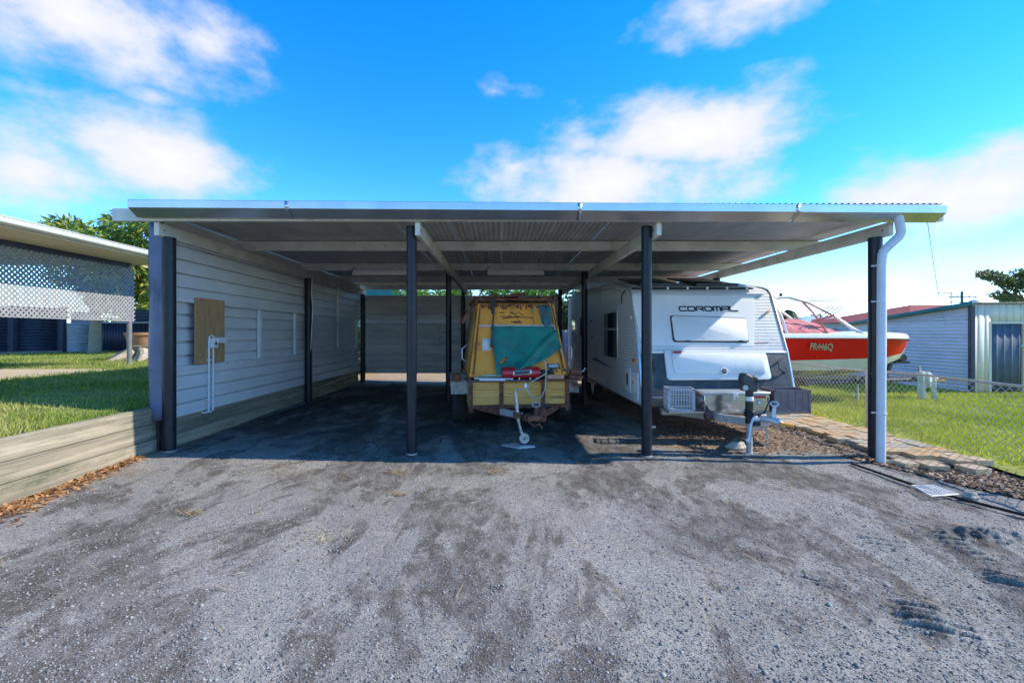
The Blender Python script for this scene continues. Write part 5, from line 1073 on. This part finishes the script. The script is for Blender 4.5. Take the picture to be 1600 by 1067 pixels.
def slat(y, sg):
    # strip from (y,z0) to (y+sg*H, z1), clipped to ya..yb
    a, b = 0.0, 1.0; e = y + sg * H_
    lo_, hi_ = ya, yb
    if sg > 0:
        if y < lo_: a = (lo_ - y) / H_
        if e > hi_: b = (hi_ - y) / H_
    else:
        if y > hi_: a = (y - hi_) / H_
        if e < lo_: b = (y - lo_) / H_
    if b - a < .03: return
    key = (sg, round(a, 3), round(b, 3))
    if key not in cache:
        h2 = sw_ / 2 * 1.414; m = MB(); x = .004 * sg
        q = [(sg * H_ * a - h2, H_ * a), (sg * H_ * a + h2, H_ * a), (sg * H_ * b + h2, H_ * b), (sg * H_ * b - h2, H_ * b)]
        m.prism(q, lambda u, v, t: (t + x, u, v), -.0038, .0038); cache[key] = m.mesh('lattice_slat', lattice_m, (0, 0, 0), smooth=False)
    piece('lattice_slat', cache[key], pa, (LXp, y, z0))
y = ya - H_ + .03
while y < yb: slat(y, 1); slat(y + H_, -1); y += .098
# navy fences at the back left
def fence_panel(parent, p0, p1, z0, z1, mat, horiz, pitch=.1, amp=.014):
    p0, p1 = Vector(p0), Vector(p1); d = (p1 - p0); L_ = d.length; d.normalize(); nrm = Vector((d.y, -d.x)); m = MB()
    if horiz:
        k = int((z1 - z0) / pitch * 8); pr = [(amp * math.cos(2 * math.pi * i / 8), z0 + (z1 - z0) * i / k) for i in range(k + 1)]
        m.strip(pr, lambda u, v, t: (p0.x + d.x * t + nrm.x * u, p0.y + d.y * t + nrm.y * u, v), 0, L_)
    else:
        k = int(L_ / pitch * 8); pr = [(L_ * i / k, amp * math.cos(2 * math.pi * i / 8)) for i in range(k + 1)]
        m.strip(pr, lambda u, v, t: (p0.x + d.x * u + nrm.x * v, p0.y + d.y * u + nrm.y * v, t), z0, z1)
    return m.build('fence_sheet', mat, parent, solid=.002)
f1 = thing('sheet_fence', 'navy corrugated sheet fence with horizontal ribs behind the lattice', 'fence', (-17.8, 17.6, .86))
A0, A1 = Vector(P(-60, 540, 16.0)[:2]), Vector(P(97, 540, 17.9)[:2])
dv = (A1 - A0); cuts = [0, .48, 1.0]
for a, b in zip(cuts, cuts[1:]): fence_panel(f1, A0 + dv * (a + .012), A0 + dv * (b - .012), .95, 2.62, fence_navy, True, .12, .02)
for c in (0.0, .48, 1.0): q = A0 + dv * c; m = MB(); m.bx(q.x - .12, q.x + .12, q.y - .10, q.y + .08, .80, 2.66); m.build('fence_post', fence_navy, f1, bevel=.006)
m = MB(); m.bar((A0.x + .08, A0.y - .08, .90), (A1.x + .08, A1.y - .08, .90), .12, .10); m.build('plinth', timber_grey, f1)
f2 = thing('sheet_fence', 'pale blue corrugated sheet fence panel left of the palm trunk', 'fence', (-16.5, 18.2, .86))
fence_panel(f2, A1 + Vector((.14, .05)), Vector(P(141, 540, 18.6)[:2]), .90, 2.05, fence_pale, True, .12, .02)
fence_panel(f2, A1 + Vector((.10, .25)), Vector(P(150, 540, 18.9)[:2]), 2.0, 2.5, fence_pale, False, .09, .012)
f3 = thing('sheet_fence', 'navy sheet fence with vertical ribs behind the planter', 'fence', (-14, 18.9, .86))
fence_panel(f3, P(153, 540, 18.9)[:2], (-11.6, 18.9), .88, 2.05, fence_navy, False, .12, .018); fence_panel(f3, P(195, 540, 18.95)[:2], (-11.6, 18.95), 2.10, 2.62, fence_navy, True, .13, .02)
m = MB(); m.bx(-16.6, -11.6, 18.84, 18.92, 2.045, 2.10); m.build('fence_rail', fence_pale, f3, bevel=.005)
m = MB(); m.bx(-16.6, -11.6, 18.82, 18.92, .84, .90); m.build('plinth', timber_grey, f3)
# planter on stump
c = P(228, 540, 13.0)
st = thing('tree_stump', 'bleached tree stump with spreading roots under the brown planter', 'stump', (c[0], 13.0, .86))
def stump(u, v):
    a = u * 2 * math.pi; r_ = (.36 + .30 * (1 - v) ** 2.2 * (1 + .7 * math.sin(a * 5 + 1)) + .05 * math.sin(a * 9)); return (c[0] + r_ * math.cos(a), 13.0 + r_ * math.sin(a), .82 + .44 * v)
m = MB(); m.grid(stump, 48, 10); m.build('trunk', stump_m, st)
m = MB(); m.lathe([(0.01, .425), (.2, .43), (.40, .44), (.42, .43), (.40, .40)], (c[0], 13, .84), 28); m.build('flat_top', stump_m, st)
for a in (2.5, 3.4, 4.3, 5.2): m = MB(); m.tube([(c[0] + .3 * math.cos(a), 13 + .3 * math.sin(a), 1.12), (c[0] + .6 * math.cos(a + .1), 13 + .6 * math.sin(a + .1), .98), (c[0] + .95 * math.cos(a), 13 + .95 * math.sin(a), .85)], [.14, .11, .04], 8); m.build('root', stump_m, st)
po = thing('planter', 'round rust brown planter tub standing on the bleached stump', 'planter', (c[0], 13, 1.285))
m = MB(); m.lathe([(.01, 0), (.40, 0), (.47, .28), (.50, .285), (.50, .36), (.44, .36), (.42, .30), (.01, .30)], (c[0], 13, 1.285), 32); m.build('tub', terracotta, po)
m = MB(); m.lathe([(.01, .335), (.2, .35), (.42, .325)], (c[0], 13, 1.285), 24); m.build('soil', M('pot_soil', (.12, .09, .06), (.22, .17, .12), 9, .95, bump=.8), po)

# ------------------------------------------------------------------ vegetation
def leaves(cs, rs, n, size, asp=.35, droop=.5, shell=.55):
    """n leaves spread through clumps; returns verts, faces, tint"""
    cs = np.asarray(cs); rs = np.asarray(rs); w_ = np.prod(rs, 1) ** (2 / 3); pk = rng.choice(len(cs), n, p=w_ / w_.sum())
    d = rng.normal(size=(n, 3)); d /= np.linalg.norm(d, axis=1)[:, None]; r_ = shell + (1 - shell) * rng.random(n) ** .6
    p = cs[pk] + d * rs[pk] * r_[:, None] * rng.uniform(.85, 1.12, n)[:, None]
    ax = d * .8 + rng.normal(size=(n, 3)) * .7; ax[:, 2] -= droop; ax /= np.linalg.norm(ax, axis=1)[:, None]
    sd = np.cross(ax, rng.normal(size=(n, 3))); sd /= np.linalg.norm(sd, axis=1)[:, None]
    l = size * rng.uniform(.6, 1.35, n)[:, None]; w2 = l * asp / 2
    V = np.stack([p, p + ax * l * .5 + sd * w2, p + ax * l, p + ax * l * .5 - sd * w2], 1).reshape(-1, 3)
    ti = np.clip(rng.random(n) * .75 + .25 * rng.random(len(cs))[pk], 0, 1)
    return V, np.arange(n * 4).reshape(-1, 4), np.repeat(ti, 4)
def tree(name, label, cat, base, trunk, clumps, n, size, lm, bm=bark, group=None, asp=.35, droop=.5, shell=.5):
    t = thing(name, label, cat, base, group); m = MB(); b = Vector(base); hgt, r_ = trunk; top = b + Vector((0, 0, hgt))
    m.tube([b - Vector((0, 0, .1)), b + Vector((.04, 0, hgt * .5)), top], [r_ * 1.25, r_, r_ * .8], 10); tk = m.build('trunk', bm, t)
    cs = [tuple(b + Vector(c[0])) for c in clumps]; rs = [c[1] for c in clumps]
    for c in cs[:14]:
        m = MB(); mid = top.lerp(Vector(c), .5) + Vector((0, 0, .15)); m.tube([top - Vector((0, 0, hgt * .15)), mid, Vector(c)], [r_ * .55, r_ * .3, r_ * .1], 6); m.build('limb', bm, tk)
    V, Fs, ti = leaves(cs, rs, n, size, asp, droop, shell); mass('crown', V, Fs, lm, ti, parent=t, kind=None)
    return t
def clump_set(n, rad, zc, zr, r0, seed):
    r = random.Random(seed); out = []
    for i in range(n):
        a = r.uniform(0, 6.283); q = r.random() ** .5; out.append(((rad[0] * q * math.cos(a), rad[1] * q * math.sin(a), zc + r.uniform(-zr, zr) * (1.1 - .5 * q)), (r0 * r.uniform(.6, 1.2), r0 * r.uniform(.6, 1.2), r0 * r.uniform(.5, .95))))
    return out
bx0 = P(148, 550, 17.3)[0]
cl_ = [((c[0] + 1.7, c[1], z + .35), q) for (c_, q) in clump_set(60, (2.7, 1.9), 3.3, 1.75, .62, 5) for c, z in ((c_[:2], c_[2]),)]
tree('mango_tree', 'leafy mango tree with pale ringed trunk and yellowing leaves behind the patio', 'tree', (bx0, 17.3, .86), (2.3, .18), cl_, 26000, .25, leaf_mango, bm=palm_bark, asp=.27, droop=.7)
def fronds(t, top, n, ln, mat, seed):
    r = random.Random(seed); Vs = []; k0 = 0
    for i in range(n):
        a = i / n * 6.283 + r.uniform(-.2, .2); up = r.uniform(.1, 1.0); m = MB(); pts = []
        for j in range(9):
            s_ = j / 8; pts.append((top[0] + math.cos(a) * ln * s_ * (.55 + .3 * (1 - up)), top[1] + math.sin(a) * ln * s_ * (.55 + .3 * (1 - up)), top[2] + ln * (up * .75 * s_ - .75 * s_ * s_)))
        m.tube(pts, [.03 * (1 - .8 * j / 8) for j in range(9)], 5); fo = m.build('frond', mat, t)
        d = Vector((-math.sin(a), math.cos(a), 0)); V = []
        for j in range(44):
            s_ = j / 44 * 7.99; k = int(s_); p = Vector(pts[k]).lerp(Vector(pts[k + 1]), s_ - k); fw_ = (Vector(pts[k + 1]) - Vector(pts[k])).normalized()
            for sg in (-1, 1):
                l = ln * .26 * math.sin(.35 + 2.5 * j / 44); tip = p + d * sg * l * .75 + fw_ * l * .45 + Vector((0, 0, -l * .5)); wv = fw_ * .035
                V += [p - wv, p + wv, tip]
        V = np.array([tuple(v) for v in V]); mass('leaflets', V, np.arange(len(V)).reshape(-1, 3), mat, np.repeat(rng.random(len(V) // 3), 3), parent=fo, kind=None)
# shrubs and trees behind the carport
for i, (px, Y, hgt, wd, lm, lab) in enumerate(((560, 22, 3.6, 1.6, leaf_bright, 'bright green shrub seen over the back wall at its left end'), (668, 19.5, 4.0, 1.7, leaf_bright, 'bright green tree over the back wall behind the second row of posts'), (735, 20.5, 4.2, 1.6, leaf_bright, 'bright green tree over the back wall left of the yellow trailer'),
                                                (800, 19.5, 4.1, 1.7, leaf_bright, 'bright green tree directly behind the yellow trailer'), (866, 20, 4.3, 1.5, leaf_bright, 'bright green tree between the yellow trailer and the caravan'), (893, 18.2, 3.9, 1.1, leaf_dark, 'dark green shrub close behind the left rear corner of the caravan'))):
    X = P(px, 500, Y)[0]
    tree('garden_tree', lab, 'tree', (X, Y, 0), (1.4, .09), clump_set(16, (wd, 1.0), hgt * .58, hgt * .36, .62, 20 + i), 3600, .22, lm, group='trees behind the carport', asp=.4)
tree('garden_tree', 'bright green shrub filling the gap between the mango tree and the corner post', 'tree', (-16.2, 22, .5), (1.2, .09), clump_set(20, (2.6, 1.0), 2.0, 1.3, .7, 90), 4200, .24, leaf_mango, asp=.3)
bf = thing('sheet_fence', 'dull navy sheet fence behind the carport right of the trailer', 'fence', (4, 17, 0)); fence_panel(bf, (1.5, 17), (9, 17), .02, 1.75, M('slate_fence_sheet', (.10, .12, .19), (.14, .16, .24), 2, .5), False, .16, .02)
for X in (1.6, 4.0, 6.4, 8.9): m = MB(); m.bx(X - .03, X + .03, 16.93, 16.97, 0, 1.76); m.build('fence_post', fence_navy, bf)
# teal-roofed shed glimpsed over the back wall
gs = thing('neighbour_shed', 'green roofed outbuilding glimpsed over the back wall at far left', 'shed', (-6.4, 25, 0))
m = MB(); m.bx(-8.4, -4.6, 25, 28, 0, 3.4); m.build('wall', house_wall, gs); m = MB(); m.prism([(-8.7, 3.35), (-4.3, 3.35), (-6.5, 4.5)], lambda u, v, t: (u, t, v), 24.7, 28.3); m.build('roof', teal_trim, gs)
# far right: houses, trees, poles
def house(name, label, x0, x1, y0, y1, ze, zr, rm, group='houses beyond the right fence'):
    t = thing(name, label, 'house', ((x0 + x1) / 2, y0, 0), group); m = MB(); m.bx(x0, x1, y0, y1, 0, ze); m.build('wall', house_wall, t)
    e = .6; yc = (y0 + y1) / 2; hip = (y1 - y0) * .45; m = MB()
    m.add([(x0 - e, y0 - e, ze), (x1 + e, y0 - e, ze), (x1 + e, y1 + e, ze), (x0 - e, y1 + e, ze), (x0 + hip, yc, zr), (x1 - hip, yc, zr)], [(0, 1, 5, 4), (1, 2, 5), (2, 3, 4, 5), (3, 0, 4), (3, 2, 1, 0)]); m.build('roof', rm, t, smooth=False)
    for k in range(3):
        x = x0 + (x1 - x0) * (k + .5) / 3; m = MB(); m.bx(x - .7, x + .7, y0 - .04, y0 + .02, 1.0, min(2.2, ze - .25)); wn_ = m.build('window', white_paint, t); m = MB(); m.bx(x - .62, x + .62, y0 - .06, y0 - .042, 1.08, min(2.12, ze - .33)); m.build('pane', glass_dark, wn_)
    m = MB(); m.bx(x0 - e, x1 + e, y0 - e - .08, y0 - e, ze - .12, ze + .03); m.build('gutter', white_paint, t)
    return t
house('house', 'pale house with long light blue roof seen above the boat', 27.5, 37.0, 42, 52, 2.35, 3.5, roof_blue)
house('house', 'small pale house with light blue roof behind the right post', 22.0, 28.5, 30, 38, 1.75, 2.6, roof_blue)
house('house', 'house with red tiled roof rising behind the garden shed', 22.6, 44.0, 25, 33, 2.35, 3.45, roof_red)
m = MB(); m.cyl((30.2, 28.9, 3.2), (30.2, 28.9, 3.55), .18, 14); m.lathe([(.3, 0), (.34, .12), (.2, .26), (.01, .3)], (30.2, 28.9, 3.5), 16); tag(m.build('roof_vent', roof_blue, loc=(30.2, 28.9, 3.2)), 'small round metal ventilator on the red roof ridge', 'vent')
t = thing('tv_antenna', 'thin television antenna standing above the red tiled roof', 'antenna', (28.8, 29, 3.1))
m = MB(); m.cyl((28.8, 29, 3.1), (28.8, 29, 4.3), .03, 6); m.build('mast', steel, t); m = MB(); m.cyl((27.6, 29, 4.2), (29.0, 29, 4.2), .018, 5); m.build('boom', steel, t)
for k in range(6): m = MB(); x = 27.7 + k * .2; m.cyl((x, 28.7, 4.2), (x, 29.3, 4.2), .01, 5); m.build('element', steel, t)
X = P(1503, 480, 62)[0]; t = thing('power_pole', 'timber power pole with cross arms far beyond the shed roof', 'power pole', (X, 62, 0))
m = MB(); m.tube([(X, 62, -.1), (X, 62, 7.4)], [.2, .14], 10); m.build('pole', pole_wood, t)
for z in (6.6, 5.9): m = MB(); m.bx(X - 1.9, X + 1.9, 61.75, 61.87, z - .07, z + .07); m.build('cross_arm', pole_wood, t)
for x in (-1.6, -.8, .8, 1.6): m = MB(); m.cyl((X + x, 61.8, 6.67), (X + x, 61.8, 6.9), .06, 8); m.build('insulator', white_paint, t)
def sagwire(p0, p1, sag, r_, label):
    m = MB(); p0, p1 = Vector(p0), Vector(p1); m.tube([p0.lerp(p1, i / 16) - Vector((0, 0, sag * 4 * (i / 16) * (1 - i / 16))) for i in range(17)], r_, 5); return tag(m.build('wire', dark_steel, loc=tuple(p0.lerp(p1, .5))), label, 'wire')
for x, lab in ((-1.6, 'thin overhead power line on the left of the far pole arm'), (1.6, 'thin overhead power line on the right of the far pole arm')): sagwire((X + x, 61.8, 6.9), (12 + x, 66, 7.6), 1.0, .018, lab)
sagwire((5.40, 5.74, 3.02), P(1479, 508, 13.2), .25, .0035, 'thin loose wire from the roof corner down to the garden shed')
tree('shade_tree', 'large spreading shade tree behind the shed at the right edge', 'tree', (P(1600, 480, 40)[0] + .5, 40, 0), (3.2, .35), [((-2.8 + .9 * i % 6.2, -1 + (i * 7 % 5) * .5, 4.6 + ((i * 5) % 9) * .30 + (.7 if 2 < i % 7 < 5 else 0)), (.75, .7, .26)) for i in range(30)], 5200, .30, leaf_olive, asp=.45, droop=.1, shell=.25)
pX = P(1222, 500, 38)[0]; t = thing('palm_tree', 'small palm tree behind the caravan and boat tower', 'palm', (pX, 38, 0))
m = MB(); m.tube([(pX, 38, -.1), (pX, 38, 3.2)], [.2, .14], 10); m.build('trunk', palm_bark, t); fronds(t, (pX, 38, 3.2), 14, 2.2, leaf_dark, 8)
for i, (px, Y, hgt, wd, lab) in enumerate(((1258, 48, 3.2, 2.4, 'low dark tree left of the blue roofed house'), (1290, 47.5, 4.0, 1.2, 'narrow dark tree beside the blue roof'), (1330, 28, 1.5, 1.6, 'low yellow green hedge in front of the blue roofed house'), (1545, 36, 3.0, 1.6, 'yellow green tree just above the shed roof'), (1130, 45, 4.2, 2.6, 'rounded green tree above the caravan roof'), (1440, 70, 3.0, 4, 'far low tree behind the red roof'))):
    X_ = P(px, 500, Y)[0]; tree('far_tree', lab, 'tree', (X_, Y, 0), (hgt * .3, .12), clump_set(9, (wd, 1.2), hgt * .55, hgt * .32, hgt * .26, 60 + i), 1500, .34, leaf_bright if i in (2, 3) else leaf_dark, group='far trees', asp=.5)
# distant treeline that closes the horizon
cs = []; rs = []
for i in range(150): a = R(-75 + i); cs.append((130 * math.sin(a), 130 * math.cos(a) + random.uniform(-6, 6), 1.2)); rs.append((3.0, 2.5, random.uniform(1.2, 2.4)))
V, Fs, ti = leaves(cs, rs, 16000, 1.1, .6, .2, .3); mass('treeline', V, Fs, leaf_dark, ti, label='low dark treeline along the far horizon', cat='treeline')

scene.render.engine = 'CYCLES'
scene.cycles.max_bounces = 6; scene.cycles.diffuse_bounces = 4; scene.cycles.glossy_bounces = 3; scene.cycles.transmission_bounces = 3
